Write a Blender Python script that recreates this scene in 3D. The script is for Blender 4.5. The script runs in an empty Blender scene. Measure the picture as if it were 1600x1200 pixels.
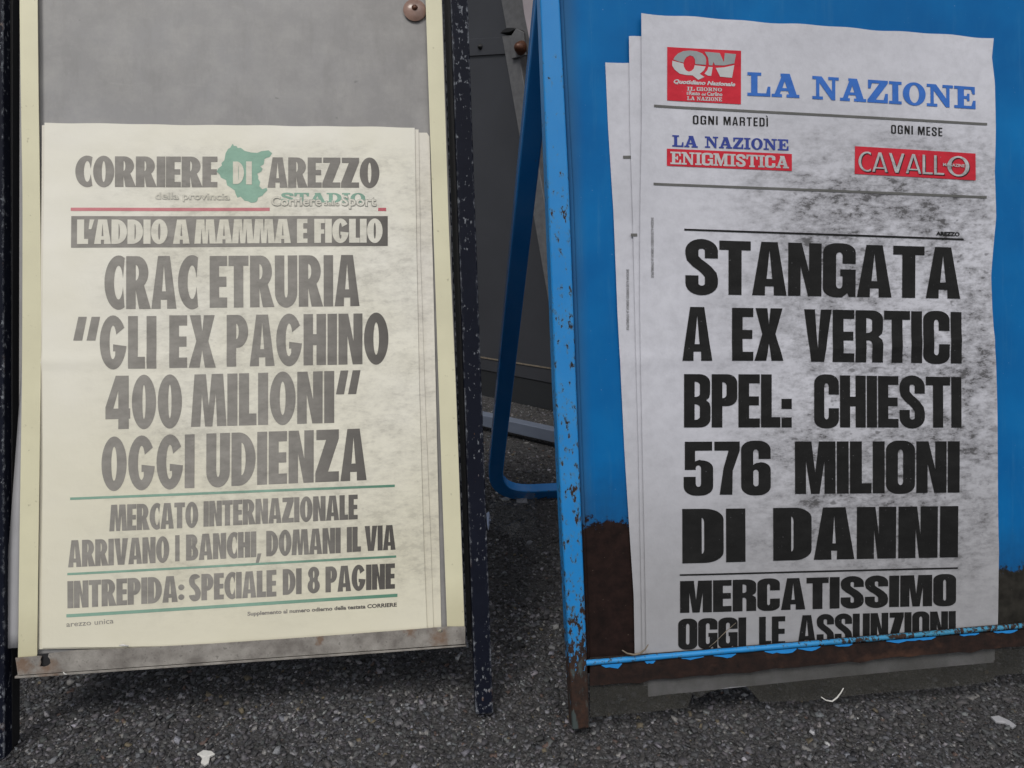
import bpy, bmesh, math, random
import numpy as np
from mathutils import Vector, Matrix
from mathutils.geometry import tessellate_polygon
random.seed(7)
R = math.radians
scene = bpy.context.scene

# ------------------------------------------------------------------ camera
CAM_H, PITCH, FPX = 0.72, R(15.0), 1209.0          # metres, tilt down, focal length in pixels of a 1600 px wide frame
cam_data = bpy.data.cameras.new('camera')
cam_data.sensor_width = 36.0
cam_data.lens = 36.0 * FPX / 1600.0
cam_data.clip_start = 0.02
cam_data.clip_end = 400.0
cam = bpy.data.objects.new('camera', cam_data)
scene.collection.objects.link(cam)
cam.location = (0, 0, CAM_H)
cam.rotation_euler = (math.pi / 2 - PITCH, 0, 0)
scene.camera = cam

# ------------------------------------------------------------------ daylight
SUN_EL, SUN_AZ = R(56), R(-28)                      # azimuth measured from straight behind the camera, to the left
world = bpy.data.worlds.new('World')
scene.world = world
world.use_nodes = True
wn, wl = world.node_tree.nodes, world.node_tree.links
wn.clear()
sky = wn.new('ShaderNodeTexSky')
sky.sky_type = 'NISHITA'
sky.sun_disc = False
sky.sun_elevation = SUN_EL
sky.sun_rotation = math.pi + SUN_AZ
sky.dust_density = 3.0
bw = wn.new('ShaderNodeHueSaturation')
bw.inputs['Saturation'].default_value = 0.30       # a thin high overcast greys the blue
tc = wn.new('ShaderNodeTexCoord')
cn = wn.new('ShaderNodeTexNoise'); cn.inputs['Scale'].default_value = 3.2; cn.inputs['Detail'].default_value = 5
cr = wn.new('ShaderNodeMapRange')
cr.inputs['From Min'].default_value = 0.35; cr.inputs['From Max'].default_value = 0.68
cr.inputs['To Min'].default_value = 0.75; cr.inputs['To Max'].default_value = 1.35
mul = wn.new('ShaderNodeVectorMath'); mul.operation = 'SCALE'
bg = wn.new('ShaderNodeBackground'); bg.inputs['Strength'].default_value = 0.098
wo = wn.new('ShaderNodeOutputWorld')
wl.new(sky.outputs[0], bw.inputs['Color'])
wl.new(tc.outputs['Generated'], cn.inputs['Vector'])
wl.new(cn.outputs['Fac'], cr.inputs['Value'])
wl.new(bw.outputs[0], mul.inputs[0]); wl.new(cr.outputs[0], mul.inputs['Scale'])
wl.new(mul.outputs[0], bg.inputs['Color']); wl.new(bg.outputs[0], wo.inputs['Surface'])
sd = bpy.data.lights.new('sun', 'SUN')
sd.energy = 1.5
sd.angle = R(18)
sd.color = (1.0, 0.965, 0.91)
sun = bpy.data.objects.new('sun', sd)
scene.collection.objects.link(sun)
sdir = Vector((math.sin(SUN_AZ) * math.cos(SUN_EL), -math.cos(SUN_AZ) * math.cos(SUN_EL), math.sin(SUN_EL)))
sun.rotation_euler = sdir.to_track_quat('Z', 'Y').to_euler()
sun.location = sdir * 5
scene.view_settings.view_transform = 'Standard'
scene.view_settings.look = 'None'
scene.view_settings.gamma = 1.0
scene.view_settings.exposure = 0.07
scene.view_settings.use_curve_mapping = False

# ------------------------------------------------------------------ measuring helpers
CP, SP = math.cos(PITCH), math.sin(PITCH)
def ray(px, py):
    a, b = (px - 800.0) / FPX, -(py - 600.0) / FPX
    return Vector((a, CP + b * SP, b * CP - SP))
CAM = Vector((0, 0, CAM_H))
def on_ground(px, py, z=0.0):
    d = ray(px, py)
    return CAM + d * ((z - CAM_H) / d.z)
def on_plane(px, py, o, n):
    d = ray(px, py)
    return CAM + d * ((o - CAM).dot(n) / d.dot(n))

class Board:
    """A leaning flat face: origin on the ground, u to the right, v up along the lean, z out towards the street."""
    def __init__(self, o, yaw, lean):
        self.o = o
        self.ex = Vector((math.cos(yaw), math.sin(yaw), 0))
        back = Vector((-math.sin(yaw), math.cos(yaw), 0))
        self.ey = back * math.sin(lean) + Vector((0, 0, math.cos(lean)))
        self.n = self.ex.cross(self.ey)
        self.M = Matrix(((self.ex.x, self.ey.x, self.n.x, o.x), (self.ex.y, self.ey.y, self.n.y, o.y),
                         (self.ex.z, self.ey.z, self.n.z, o.z), (0, 0, 0, 1)))
    def uv(self, px, py, z=0.0):
        p = on_plane(px, py, self.o + self.n * z, self.n) - self.o
        return (p.dot(self.ex), p.dot(self.ey))
    def loc(self, p):
        p = p - self.o
        return Vector((p.dot(self.ex), p.dot(self.ey), p.dot(self.n)))

LB = Board(on_ground(757, 1118), R(7.0), R(18.5))
RB = Board(on_ground(908, 1145), R(7.4), R(13.5))

# ------------------------------------------------------------------ scene helpers
C = scene.collection.objects
def thing(name, label, cat, M=None, group=None):
    o = bpy.data.objects.new(name, None); C.link(o)
    o.empty_display_size = 0.05
    if M is not None: o.matrix_world = M
    o['label'] = label; o['category'] = cat
    if group: o['group'] = group
    return o
def mesh_obj(name, verts, faces, mat, parent=None, smooth=False, bevel=0.0, seg=2, M=None):
    me = bpy.data.meshes.new(name)
    me.from_pydata([tuple(v) for v in verts], [], faces)
    bm = bmesh.new(); bm.from_mesh(me)
    bmesh.ops.recalc_face_normals(bm, faces=bm.faces)
    bm.to_mesh(me); bm.free()
    me.update()
    o = bpy.data.objects.new(name, me); C.link(o)
    if mat: me.materials.append(mat)
    if parent: o.parent = parent
    if M is not None: o.matrix_world = M
    if smooth or bevel:
        for p in me.polygons: p.use_smooth = True
    if bevel:
        m = o.modifiers.new('bevel', 'BEVEL'); m.width = bevel; m.segments = seg; m.limit_method = 'ANGLE'; m.angle_limit = R(40)
        m.harden_normals = True
    return o
def tag(o, label, cat, group=None, kind=None):
    o['label'] = label; o['category'] = cat
    if group: o['group'] = group
    if kind: o['kind'] = kind
    return o
def prism_geo(poly, z0, z1):
    n = len(poly)
    v = [(x, y, z1) for x, y in poly] + [(x, y, z0) for x, y in poly]
    f = [list(range(n)), [2 * n - 1 - i for i in range(n)]]
    f += [[i, i + n, (i + 1) % n + n, (i + 1) % n] for i in range(n)]
    return v, f
def prism(name, poly, z0, z1, mat, parent, bevel=0.0, **k):
    v, f = prism_geo(poly, z0, z1)
    return mesh_obj(name, v, f, mat, parent, bevel=bevel, **k)
def px_poly(b, pts, z): return [b.uv(x, y, z) for x, y in pts]

# ------------------------------------------------------------------ material helpers
class NT:
    def __init__(self, name):
        self.m = bpy.data.materials.new(name); self.m.use_nodes = True
        self.n, self.l = self.m.node_tree.nodes, self.m.node_tree.links
        self.b = self.n['Principled BSDF']
        self.tc = self.n.new('ShaderNodeTexCoord')
    def obj(self): return self.tc.outputs['Object']
    def set(self, s, v):
        if hasattr(v, 'is_output') or hasattr(v, 'links'): self.l.new(v, s)
        else:
            if isinstance(v, (tuple, list)) and len(v) == 3 and s.type == 'RGBA': v = (*v, 1)
            s.default_value = v
    def mapping(self, scale=(1, 1, 1), loc=(0, 0, 0), rot=(0, 0, 0)):
        m = self.n.new('ShaderNodeMapping'); self.l.new(self.obj(), m.inputs['Vector'])
        m.inputs['Scale'].default_value = scale; m.inputs['Location'].default_value = loc; m.inputs['Rotation'].default_value = rot
        return m.outputs[0]
    def noise(self, scale, detail=4, rough=0.55, vec=None, dist=0.0):
        n = self.n.new('ShaderNodeTexNoise'); self.l.new(vec if vec is not None else self.obj(), n.inputs['Vector'])
        n.inputs['Scale'].default_value = scale; n.inputs['Detail'].default_value = detail
        n.inputs['Roughness'].default_value = rough; n.inputs['Distortion'].default_value = dist
        return n.outputs['Fac']
    def voro(self, scale, vec=None, out='Distance', feature='F1'):
        n = self.n.new('ShaderNodeTexVoronoi'); self.l.new(vec if vec is not None else self.obj(), n.inputs['Vector'])
        n.inputs['Scale'].default_value = scale; n.feature = feature
        return n.outputs[out]
    def rng(self, v, a, b, c=0.0, d=1.0, smooth=False):
        n = self.n.new('ShaderNodeMapRange'); self.set(n.inputs['Value'], v)
        if smooth: n.interpolation_type = 'SMOOTHSTEP'
        for k, x in (('From Min', a), ('From Max', b), ('To Min', c), ('To Max', d)): self.set(n.inputs[k], x)
        return n.outputs[0]
    def math(self, op, a, b=0.0, clamp=False):
        n = self.n.new('ShaderNodeMath'); n.operation = op; n.use_clamp = clamp
        self.set(n.inputs[0], a); self.set(n.inputs[1], b)
        return n.outputs[0]
    def mix(self, f, a, b, mode='MIX'):
        n = self.n.new('ShaderNodeMix'); n.data_type = 'RGBA'; n.blend_type = mode
        self.set(n.inputs[0], f); self.set(n.inputs[6], a); self.set(n.inputs[7], b)
        return n.outputs[2]
    def xyz(self):
        n = self.n.new('ShaderNodeSeparateXYZ'); self.l.new(self.obj(), n.inputs[0]); return n.outputs
    def edge(self, radius):
        bv = self.n.new('ShaderNodeBevel'); bv.samples = 4; bv.inputs['Radius'].default_value = radius
        g = self.n.new('ShaderNodeNewGeometry')
        d = self.n.new('ShaderNodeVectorMath'); d.operation = 'DOT_PRODUCT'
        self.l.new(bv.outputs[0], d.inputs[0]); self.l.new(g.outputs['True Normal'], d.inputs[1])
        return self.rng(d.outputs['Value'], 1.0, 0.90, 0.0, 1.0)
    def bump(self, h, strength=0.3, dist=0.001):
        n = self.n.new('ShaderNodeBump'); self.set(n.inputs['Height'], h)
        n.inputs['Strength'].default_value = strength; n.inputs['Distance'].default_value = dist
        self.l.new(n.outputs[0], self.b.inputs['Normal'])
    def done(self, col, rough=0.6, metal=0.0, spec=0.5):
        self.set(self.b.inputs['Base Color'], col); self.set(self.b.inputs['Roughness'], rough)
        self.set(self.b.inputs['Metallic'], metal); self.b.inputs['Specular IOR Level'].default_value = spec
        return self.m

def grime(t, dens, u0, u1, v0, v1):
    """Rubbed printer's-ink smears, streaked sideways, strongest in a patch of the sheet (board metres)."""
    a = t.noise(46, 9, 0.76, t.mapping((0.75, 1.2, 1)), 0.1)
    b = t.noise(9.0, 4, 0.55, t.mapping((0.8, 1.0, 1), (3, 7, 1)))
    f = t.noise(130, 3, 0.7, t.mapping((0.5, 1.2, 1), (1, 2, 0)))
    x, y, z = t.xyz()
    mx = t.math('MULTIPLY', t.rng(x, u0[0], u0[1], 0, 1, True), t.rng(x, u1[0], u1[1], 1, 0, True))
    my = t.math('MULTIPLY', t.rng(y, v0[0], v0[1], 0, 1, True), t.rng(y, v1[0], v1[1], 1, 0, True))
    msk = t.math('MULTIPLY', mx, my)
    h = t.noise(52, 6, 0.75, t.mapping((0.75, 1.15, 1), (5, 1, 3)))
    s = t.math('ADD', t.math('ADD', t.math('MULTIPLY', a, 0.38), t.math('MULTIPLY', h, 0.34)), t.math('MULTIPLY', b, 0.28))
    s = t.math('ADD', s, t.math('MULTIPLY', t.math('SUBTRACT', f, 0.5), 0.30))
    s = t.math('ADD', t.rng(s, 0.40, 0.62, 0, .80, True), t.rng(s, 0.55, 0.61, 0, .35, True))
    sp = t.rng(t.noise(55, 2, 0.5, t.mapping((1, 1.4, 1), (9, 4, 2))), 0.66, 0.74, 0, 0.8)
    s = t.math('MAXIMUM', s, sp)
    return t.math('MULTIPLY', t.math('MULTIPLY', s, msk), dens, True)

def crumple(t, k=1.0):
    h = t.math('ADD', t.math('MULTIPLY', t.noise(9, 3, 0.5, t.mapping((1, 1.2, 1))), 3.0), t.math('MULTIPLY', t.noise(260, 3), 0.10))
    h = t.math('ADD', h, t.math('MULTIPLY', t.noise(26, 4, 0.6, t.mapping((1, 0.6, 1), (4, 4, 4))), 0.7))
    vo = t.voro(5.5, t.mapping((1, .8, 1), (1, 3, 2)), feature='F1')
    h = t.math('ADD', h, t.math('MULTIPLY', vo, 2.2))
    t.bump(h, 0.62 * k, 0.0022)

def uL(px, py): return LB.uv(px, py)
def uR(px, py): return RB.uv(px, py)
def gL(t, d):
    a, b, c, e = uL(110, 600)[0], uL(300, 600)[0], uL(640, 600)[0], uL(720, 600)[0]
    return grime(t, d, (a - 0.02, b), (c + .02, e + .1), (uL(300, 1010)[1], uL(300, 900)[1]), (uL(300, 270)[1], uL(300, 200)[1]))
def gR(t, d):
    return grime(t, d, (uR(1030, 600)[0], uR(1330, 600)[0]), (uR(1520, 600)[0], uR(1600, 600)[0]),
                 (uR(1200, 1060)[1], uR(1200, 760)[1]), (uR(1200, 330)[1], uR(1200, 130)[1]))

def paper_left(name, base, back=False):
    t = NT(name)
    x, y, z = t.xyz()
    c = t.mix(t.rng(t.noise(5, 3), 0.35, 0.7), base, [base[0] * 0.93, base[1] * 0.92, base[2] * 0.86])
    # yellower and a little darker towards the foot
    yel = t.rng(t.math('ADD', y, t.math('MULTIPLY', t.noise(7, 2), 0.25)), uL(300, 1000)[1] + 0.12, uL(300, 420)[1] + .12, 0.65, 0.0, True)
    c = t.mix(yel, c, (0.64, 0.605, 0.455))
    c = t.mix(t.math('MULTIPLY', gL(t, 1.0), 0.33), c, (0.16, 0.145, 0.12))
    crumple(t, .7)
    return t.done(c, 0.62, spec=0.35)
def ink_left(name, base, dark):
    t = NT(name)
    x, y, z = t.xyz()
    # clear cover's milky glare is painted into the ink, weakening towards the right
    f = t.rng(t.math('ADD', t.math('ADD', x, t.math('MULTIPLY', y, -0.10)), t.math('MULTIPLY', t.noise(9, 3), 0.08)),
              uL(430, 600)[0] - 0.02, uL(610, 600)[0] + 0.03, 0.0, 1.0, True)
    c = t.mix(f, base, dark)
    c = t.mix(t.rng(t.noise(40, 4, .6, t.mapping((1, 1.6, 1))), 0.35, 0.75, 0, .35), c, [k * 0.72 for k in dark])
    c = t.mix(t.math('MULTIPLY', gL(t, 1.0), 0.40), c, [k * 0.42 for k in base])
    crumple(t, .7)
    return t.done(c, 0.62, spec=0.35)
def paper_right(name, base):
    t = NT(name)
    x, y, z = t.xyz()
    c = t.mix(t.rng(t.noise(4, 3), 0.35, 0.7), base, [k * 0.86 for k in base])
    c = t.mix(t.rng(t.noise(60, 6, .75), 0.42, 0.72, 0, .5), c, [k * 0.70 for k in base])
    low = t.rng(t.math('ADD', y, t.math('MULTIPLY', t.noise(8, 3), 0.12)), uR(1200, 1000)[1] + .06, uR(1200, 560)[1] + .06, 0.72, 0.0, True)  # board's lighting gradient painted in: sheet darkens towards the foot
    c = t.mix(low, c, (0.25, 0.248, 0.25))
    c = t.mix(t.math('MULTIPLY', gR(t, 1.0), 0.88), c, (0.045, 0.043, 0.043))
    crumple(t, 1.0)
    return t.done(c, 0.55, spec=0.25)
def ink_right(name, base):
    t = NT(name)
    c = t.mix(t.rng(t.noise(35, 5, .65, t.mapping((1, 1.8, 1))), 0.4, 0.75, 0, .8), base, [k * 1.3 + 0.006 for k in base])
    c = t.mix(t.math('MULTIPLY', gR(t, 1.0), 0.35), c, [k * 0.55 for k in base])
    fl = t.rng(t.noise(420, 2), 0.74, 0.78)
    c = t.mix(fl, c, (0.25, 0.25, 0.27))
    crumple(t, 1.0)
    return t.done(c, 0.6, spec=0.2)

def flat(name, col, rough=0.6, metal=0.0, var=0.15, scale=30, spec=0.5, bump=0.1):
    t = NT(name)
    c = t.mix(t.rng(t.noise(scale, 5), 0.3, 0.75), col, [k * (1 - var) for k in col])
    t.bump(t.noise(scale * 6, 3), bump, 0.0006)
    return t.done(c, rough, metal, spec)

def m_dark_paint():
    t = NT('chipped_navy_paint')
    e = t.edge(0.0035)
    n = t.noise(190, 4, 0.65, t.mapping((1, 0.6, 1)))
    big = t.noise(7, 3)
    x, y, z = t.xyz()
    low = t.rng(y, 0.0, 0.14, 0.07, 0.0, True); top = t.rng(y, .85, 1.0, 0.0, .07, True)
    lv = t.math('ADD', t.math('ADD', t.math('MULTIPLY', e, 0.17), n), t.math('ADD', low, t.math('ADD', top, t.math('MULTIPLY', t.math('SUBTRACT', big, .5), .14))))
    chip = t.rng(lv, 0.640, 0.665)
    paint = t.mix(t.noise(40, 4), (0.0035, 0.0045, 0.010), (0.008, 0.010, 0.019))
    bare = t.mix(t.noise(200, 3), (0.07, 0.08, 0.10), (0.24, 0.25, 0.27))
    rust = t.mix(t.rng(t.noise(30, 3), .62, .7), bare, (0.09, 0.045, 0.025))
    c = t.mix(chip, paint, rust)
    t.bump(t.math('MULTIPLY', chip, -1.0), 0.5, 0.0005)
    return t.done(c, t.rng(chip, 0, 1, 0.5, 0.7), spec=.08)
def m_blue(name, rust_level=0.0, vlow=None, base=(0.012, 0.165, 0.50), rough=0.32, edge=True, pat=150):
    t = NT(name)
    x, y, z = t.xyz()
    n = t.noise(pat, 5, 0.7, t.mapping((1, 0.5, 1)))
    big = t.noise(9, 3, 0.5)
    lv = t.math('ADD', n, t.math('MULTIPLY', t.math('SUBTRACT', big, .5), .30))
    if edge: lv = t.math('ADD', lv, t.math('MULTIPLY', t.edge(0.003), 0.07))
    lv = t.math('ADD', lv, rust_level)
    if vlow: lv = t.math('ADD', lv, t.rng(y, vlow[0], vlow[1], 0.28, 0.0))
    if name == 'blue_flaking_paint': lv = t.math('ADD', lv, t.rng(x, uR(1150, 1000)[0], uR(1400, 1000)[0], 0, .13, True))
    if name == 'blue_frame_paint': lv = t.math('ADD', lv, t.rng(y, 0.22, 0.85, 0.105, 0.0))
    halo = t.rng(lv, 0.60, 0.67)
    chip = t.rng(lv, 0.665, 0.69)
    paint = t.mix(t.rng(t.noise(14, 5), .3, .75), base, [base[0] * 2.2 + .01, base[1] * 1.18, base[2] * 1.06])
    c = t.mix(t.math('MULTIPLY', halo, 0.5), paint, (0.10, 0.17, 0.17))
    if name == 'blue_flaking_paint': c = t.mix(t.rng(x, uR(1150, 1000)[0], uR(1450, 1000)[0], 0, .65, True), c, (0.05, 0.21, 0.27))
    rust = t.mix(t.rng(t.noise(90, 5, .7), .35, .7), (0.012, 0.008, 0.007), (0.050, 0.023, 0.014))
    rust = t.mix(t.rng(t.noise(60, 5, .7, t.mapping((1, .3, 1), (2, 2, 2))), .54, .62, 0, .7), rust, (0.06, 0.085, 0.085))
    c = t.mix(chip, c, rust)
    t.bump(t.math('ADD', t.math('MULTIPLY', chip, -1.0), t.math('MULTIPLY', t.noise(300, 3), .12)), 0.6, 0.0006)
    return t.done(c, t.rng(chip, 0, 1, rough, 0.85), spec=0.35)
def m_rust():
    t = NT('rusted_steel')
    c = t.mix(t.rng(t.noise(70, 6, .7), .35, .7), (0.008, 0.0045, 0.004), (0.030, 0.014, 0.010))
    c = t.mix(t.rng(t.noise(22, 4), .56, .72), c, (0.065, 0.03, 0.018))
    t.bump(t.noise(160, 6, .7), 0.9, 0.0012)
    return t.done(c, 0.85, spec=0.3)
def m_galv():
    t = NT('weathered_galvanised_steel')
    x, y, z = t.xyz()
    c = t.mix(t.rng(t.noise(45, 5, .65), .35, .7), (0.17, 0.155, 0.14), (0.36, 0.34, 0.31))
    c = t.mix(t.rng(t.noise(180, 4), .58, .68, 0, .6), c, (0.10, 0.09, 0.08))
    for px, py, r in ((75, 1046, .022), (686, 996, .020), (35, 1040, .02), (500, 1000, .01), (640, 985, .012)):
        u, v = LB.uv(px, py, .01)
        cx = t.n.new('ShaderNodeVectorMath'); cx.operation = 'DISTANCE'; t.l.new(t.obj(), cx.inputs[0]); cx.inputs[1].default_value = (u, v, .01)
        d = t.math('ADD', cx.outputs['Value'], t.math('MULTIPLY', t.math('SUBTRACT', t.noise(90, 4), .5), .03))
        c = t.mix(t.rng(d, r * .8, r * .2, 0, .65), c, (0.17, 0.09, 0.045))
    t.bump(t.noise(220, 5, .7), 0.5, 0.0006)
    return t.done(c, 0.6, 0.25, .4)
def m_panel_left():
    t = NT('hazy_grey_board')  # cover's milky haze over a dark board is put into this grey
    x, y, z = t.xyz()
    c = t.mix(t.rng(t.noise(3.5, 4), .35, .7), (0.27, 0.27, 0.278), (0.215, 0.21, 0.205))
    c = t.mix(t.rng(x, uL(250, 100)[0], uL(650, 100)[0], 0, .55, True), c, (0.20, 0.19, 0.18))
    c = t.mix(t.rng(t.noise(22, 6, .7), .42, .75, 0, .40), c, (0.40, 0.39, 0.37))
    c = t.mix(t.rng(t.noise(26, 6, .75, t.mapping((1.3, .35, 1), (3, 3, 3))), .50, .72, 0, .40), c, (0.17, 0.165, 0.16))
    c = t.mix(t.rng(t.noise(75, 2), .72, .78, 0, .5), c, (0.10, 0.10, 0.10))
    st = t.noise(30, 3, .6, t.mapping((.25, 3.0, 1), (0, 0, 0), (0, 0, R(-12))), 1.2)
    c = t.mix(t.rng(st, .66, .72, 0, .10), c, (0.42, 0.41, 0.39))
    t.bump(t.noise(30, 4), .2, .001)
    return t.done(c, 0.5, spec=.5)
def m_cream():
    t = NT('cream_plastic_strip')
    x, y, z = t.xyz()
    c = t.mix(t.rng(t.noise(12, 4), .35, .7), (0.67, 0.64, 0.45), (0.60, 0.57, 0.40))
    c = t.mix(t.rng(t.math('ADD', y, t.math('MULTIPLY', t.noise(30, 4), .08)), uL(40, 1030)[1] + .02, uL(40, 960)[1] + .06, .55, 0), c, (0.40, 0.36, 0.22))
    c = t.mix(t.rng(t.noise(120, 5), .66, .74, 0, .6), c, (0.30, 0.27, 0.17))
    t.bump(t.noise(20, 4), .2, .001)
    return t.done(c, 0.45)
def m_panel_right():
    t = NT('blue_sheet_with_bare_rusty_foot')
    x, y, z = t.xyz()
    vl, vr = uR(930, 815)[1], uR(1580, 893)[1]
    ul, ur = uR(930, 815)[0], uR(1580, 893)[0]
    line = t.rng(x, ul + .05, ur - .05, vl, vr)
    d = t.math('SUBTRACT', y, line)
    d = t.math('ADD', d, t.math('MULTIPLY', t.math('SUBTRACT', t.noise(30, 7, .75), .5), .10))
    bare = t.rng(d, 0.004, -0.001)
    halo = t.rng(t.math('ADD', d, t.math('MULTIPLY', t.noise(40, 4, .6, t.mapping((1.5, .3, 1))), .06)), 0.11, 0.02, 0, .6)
    paint = t.mix(t.rng(t.noise(7, 4), .35, .7), (0.0015, 0.110, 0.33), (0.003, 0.155, 0.42))
    paint = t.mix(t.rng(t.noise(34, 6, .7, t.mapping((1.6, .5, 1))), .5, .85, 0, .35), paint, (0.02, 0.17, 0.38))
    paint = t.mix(t.rng(t.noise(60, 5, .7, t.mapping((1.4, .08, 1))), .56, .74, 0, .30), paint, (0.05, 0.20, 0.38))
    paint = t.mix(t.rng(t.noise(3.2, 3), .45, .7, 0, .35), paint, (0.0015, 0.07, 0.24))
    paint = t.mix(t.rng(t.noise(330, 2), .735, .76, 0, .5), paint, (0.25, 0.42, 0.60))
    paint = t.mix(halo, paint, (0.01, 0.05, 0.13))
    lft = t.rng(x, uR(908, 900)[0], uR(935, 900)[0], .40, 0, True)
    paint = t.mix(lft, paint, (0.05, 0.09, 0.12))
    rust = t.mix(t.rng(t.noise(50, 6, .7), .35, .7), (0.010, 0.0065, 0.006), (0.026, 0.014, 0.012))
    grey = t.mix(t.rng(t.noise(60, 5), .35, .7), (0.015, 0.014, 0.012), (0.034, 0.032, 0.027))
    rust = t.mix(t.rng(x, uR(1200, 900)[0], uR(1400, 900)[0]), rust, grey)
    rust = t.mix(t.rng(t.noise(300, 2), .72, .76, 0, .5), rust, (0.20, 0.16, 0.12))
    c = t.mix(bare, paint, rust)
    t.bump(t.math('ADD', t.math('MULTIPLY', bare, -.6), t.math('MULTIPLY', t.noise(16, 4), .8)), .4, .001)
    return t.done(c, t.rng(bare, 0, 1, .5, .8), spec=.10)
def m_asphalt():
    t = NT('asphalt')
    a = t.noise(120, 5, .7); b = t.voro(190); big = t.noise(2.2, 4)
    c = t.mix(t.rng(a, .35, .7), (0.034, 0.033, 0.0335), (0.098, 0.095, 0.095))
    c = t.mix(t.rng(t.noise(420, 3), .62, .72), c, (0.14, 0.135, 0.13))
    c = t.mix(t.rng(big, .4, .65, 0, .4), c, (0.03, 0.029, 0.028))
    h = t.math('ADD', t.math('MULTIPLY', t.math('SUBTRACT', 1.0, b), 1.0), a)
    t.bump(h, 1.0, 0.004)
    return t.done(c, 0.9, spec=.3)
def m_stone():
    t = NT('asphalt_chippings')
    at = t.n.new('ShaderNodeAttribute'); at.attribute_name = 'Col'
    f = t.noise(500, 4, .7)
    c = t.mix(t.rng(f, .35, .7, 0, .6), at.outputs['Color'], (0.018, 0.018, 0.019))
    big = t.noise(5, 4)
    c = t.mix(t.rng(big, .42, .7, 0, .55), c, (0.040, 0.038, 0.038))
    t.bump(f, .8, .0006)
    return t.done(c, 0.75, spec=.4)
def m_clear(name, tint, alpha):
    t = NT(name)
    t.set(t.b.inputs['Alpha'], t.rng(t.noise(14, 5, .65), .3, .75, alpha - .10, alpha + .12))
    c = t.mix(t.rng(t.noise(20, 4), .35, .7), tint, [k * .7 for k in tint])
    t.bump(t.noise(25, 3), .2, .001)
    return t.done(c, 0.28, spec=.6)

M = {}
M['paperL'] = paper_left('cream_newsprint', (0.79, 0.77, 0.69))
M['paperL2'] = paper_left('older_newsprint', (0.74, 0.71, 0.64))
M['inkL'] = ink_left('veiled_black_ink', (0.30, 0.285, 0.258), (0.075, 0.068, 0.062))  # paleness is the cover's glare mixed into the ink colours
M['greenL'] = ink_left('veiled_green_ink', (0.25, 0.41, 0.325), (0.10, 0.25, 0.17))
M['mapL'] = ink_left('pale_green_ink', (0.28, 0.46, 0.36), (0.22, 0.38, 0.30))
M['redL'] = ink_left('veiled_red_ink', (0.63, 0.24, 0.26), (0.55, 0.09, 0.12))
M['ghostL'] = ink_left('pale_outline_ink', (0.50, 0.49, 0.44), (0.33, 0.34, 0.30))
M['whiteL'] = paper_left('unprinted_letters', (0.72, 0.70, 0.62))
M['paperR'] = paper_right('grimy_white_paper', (0.59, 0.595, 0.65))
M['paperR2'] = paper_right('grimy_white_paper_behind', (0.59, 0.595, 0.65))
M['inkR'] = ink_right('black_ink', (0.008, 0.008, 0.008))
M['greyR'] = ink_right('grey_rule_ink', (0.115, 0.115, 0.11))
M['blueR'] = ink_right('newspaper_blue_ink', (0.035, 0.135, 0.46))
M['navyR'] = ink_right('newspaper_dark_blue_ink', (0.035, 0.055, 0.26))
M['redR'] = ink_right('newspaper_red_ink', (0.50, 0.018, 0.035))
M['whiteR'] = paper_right('white_letters', (0.54, 0.55, 0.56))
M['silverR'] = paper_right('silver_letters', (0.30, 0.33, 0.34))
M['tinyR'] = ink_right('small_grey_print', (0.20, 0.20, 0.21))
M['navy'] = m_dark_paint()
M['blueleg'] = m_blue('blue_frame_paint', 0.0, (0.055, 0.16), base=(0.005, 0.195, 0.53))
M['bluerear'] = m_blue('blue_rear_paint', -0.06, None, base=(0.012, 0.17, 0.48), rough=.10)
M['bluerod'] = m_blue('blue_flaking_paint', 0.045, None, base=(0.012, 0.22, 0.55), edge=False, pat=190)
M['flake'] = flat('peeling_blue_paint', (0.015, 0.25, 0.66), .4, var=.2, scale=60)
M['rust'] = m_rust()
M['galv'] = m_galv()
M['panelL'] = m_panel_left()
M['cream'] = m_cream()
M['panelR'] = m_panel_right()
M['asphalt'] = m_asphalt()
M['stone'] = m_stone()
M['backing'] = flat('grey_backing_sheet', (0.36, 0.36, 0.375), .55, var=.25, scale=10)
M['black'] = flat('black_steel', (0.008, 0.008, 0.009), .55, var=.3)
M['greypanel'] = flat('dark_grey_sheet_metal', (0.046, 0.048, 0.056), .42, var=.18, scale=8, bump=.05)
M['greyskirt'] = flat('darker_grey_sheet_metal', (0.022, 0.024, 0.027), .5, var=.18, scale=8, bump=.05)
M['greypost'] = flat('grey_painted_post', (0.135, 0.135, 0.14), .55, var=.35, scale=60)
M['greybar'] = flat('grey_painted_bar', (0.15, 0.175, 0.23), .3, var=.15, scale=30)
M['palepost'] = flat('pale_pinkish_trim', (0.42, 0.37, 0.39), .5, var=.25, scale=14)
M['redcloth'] = flat('dark_red_cloth', (0.16, 0.008, 0.018), .8, var=.6, scale=90)
M['bolt'] = flat('rusty_bolt', (0.11, 0.04, 0.018), .45, .3, var=.6, scale=120)
M['disc'] = flat('rust_stained_plastic', (0.30, 0.19, 0.15), .25, var=.5, scale=45)
M['plexi'] = m_clear('dirty_clear_sheet', (0.066, 0.064, 0.056), 0.36)
M['scrap'] = m_clear('clear_plastic_film', (0.12, 0.12, 0.12), 0.30)
M['white'] = flat('white_scrap', (0.62, 0.61, 0.58), .6, var=.2, scale=90)
M['whiteblue'] = flat('bluish_white_scrap', (0.50, 0.58, 0.78), .5, var=.2, scale=90)
M['twig'] = flat('dry_twig', (0.24, 0.20, 0.15), .8, var=.6, scale=200)
M['twigdark'] = flat('dark_twig', (0.03, 0.024, 0.02), .8, var=.5, scale=200)

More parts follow.
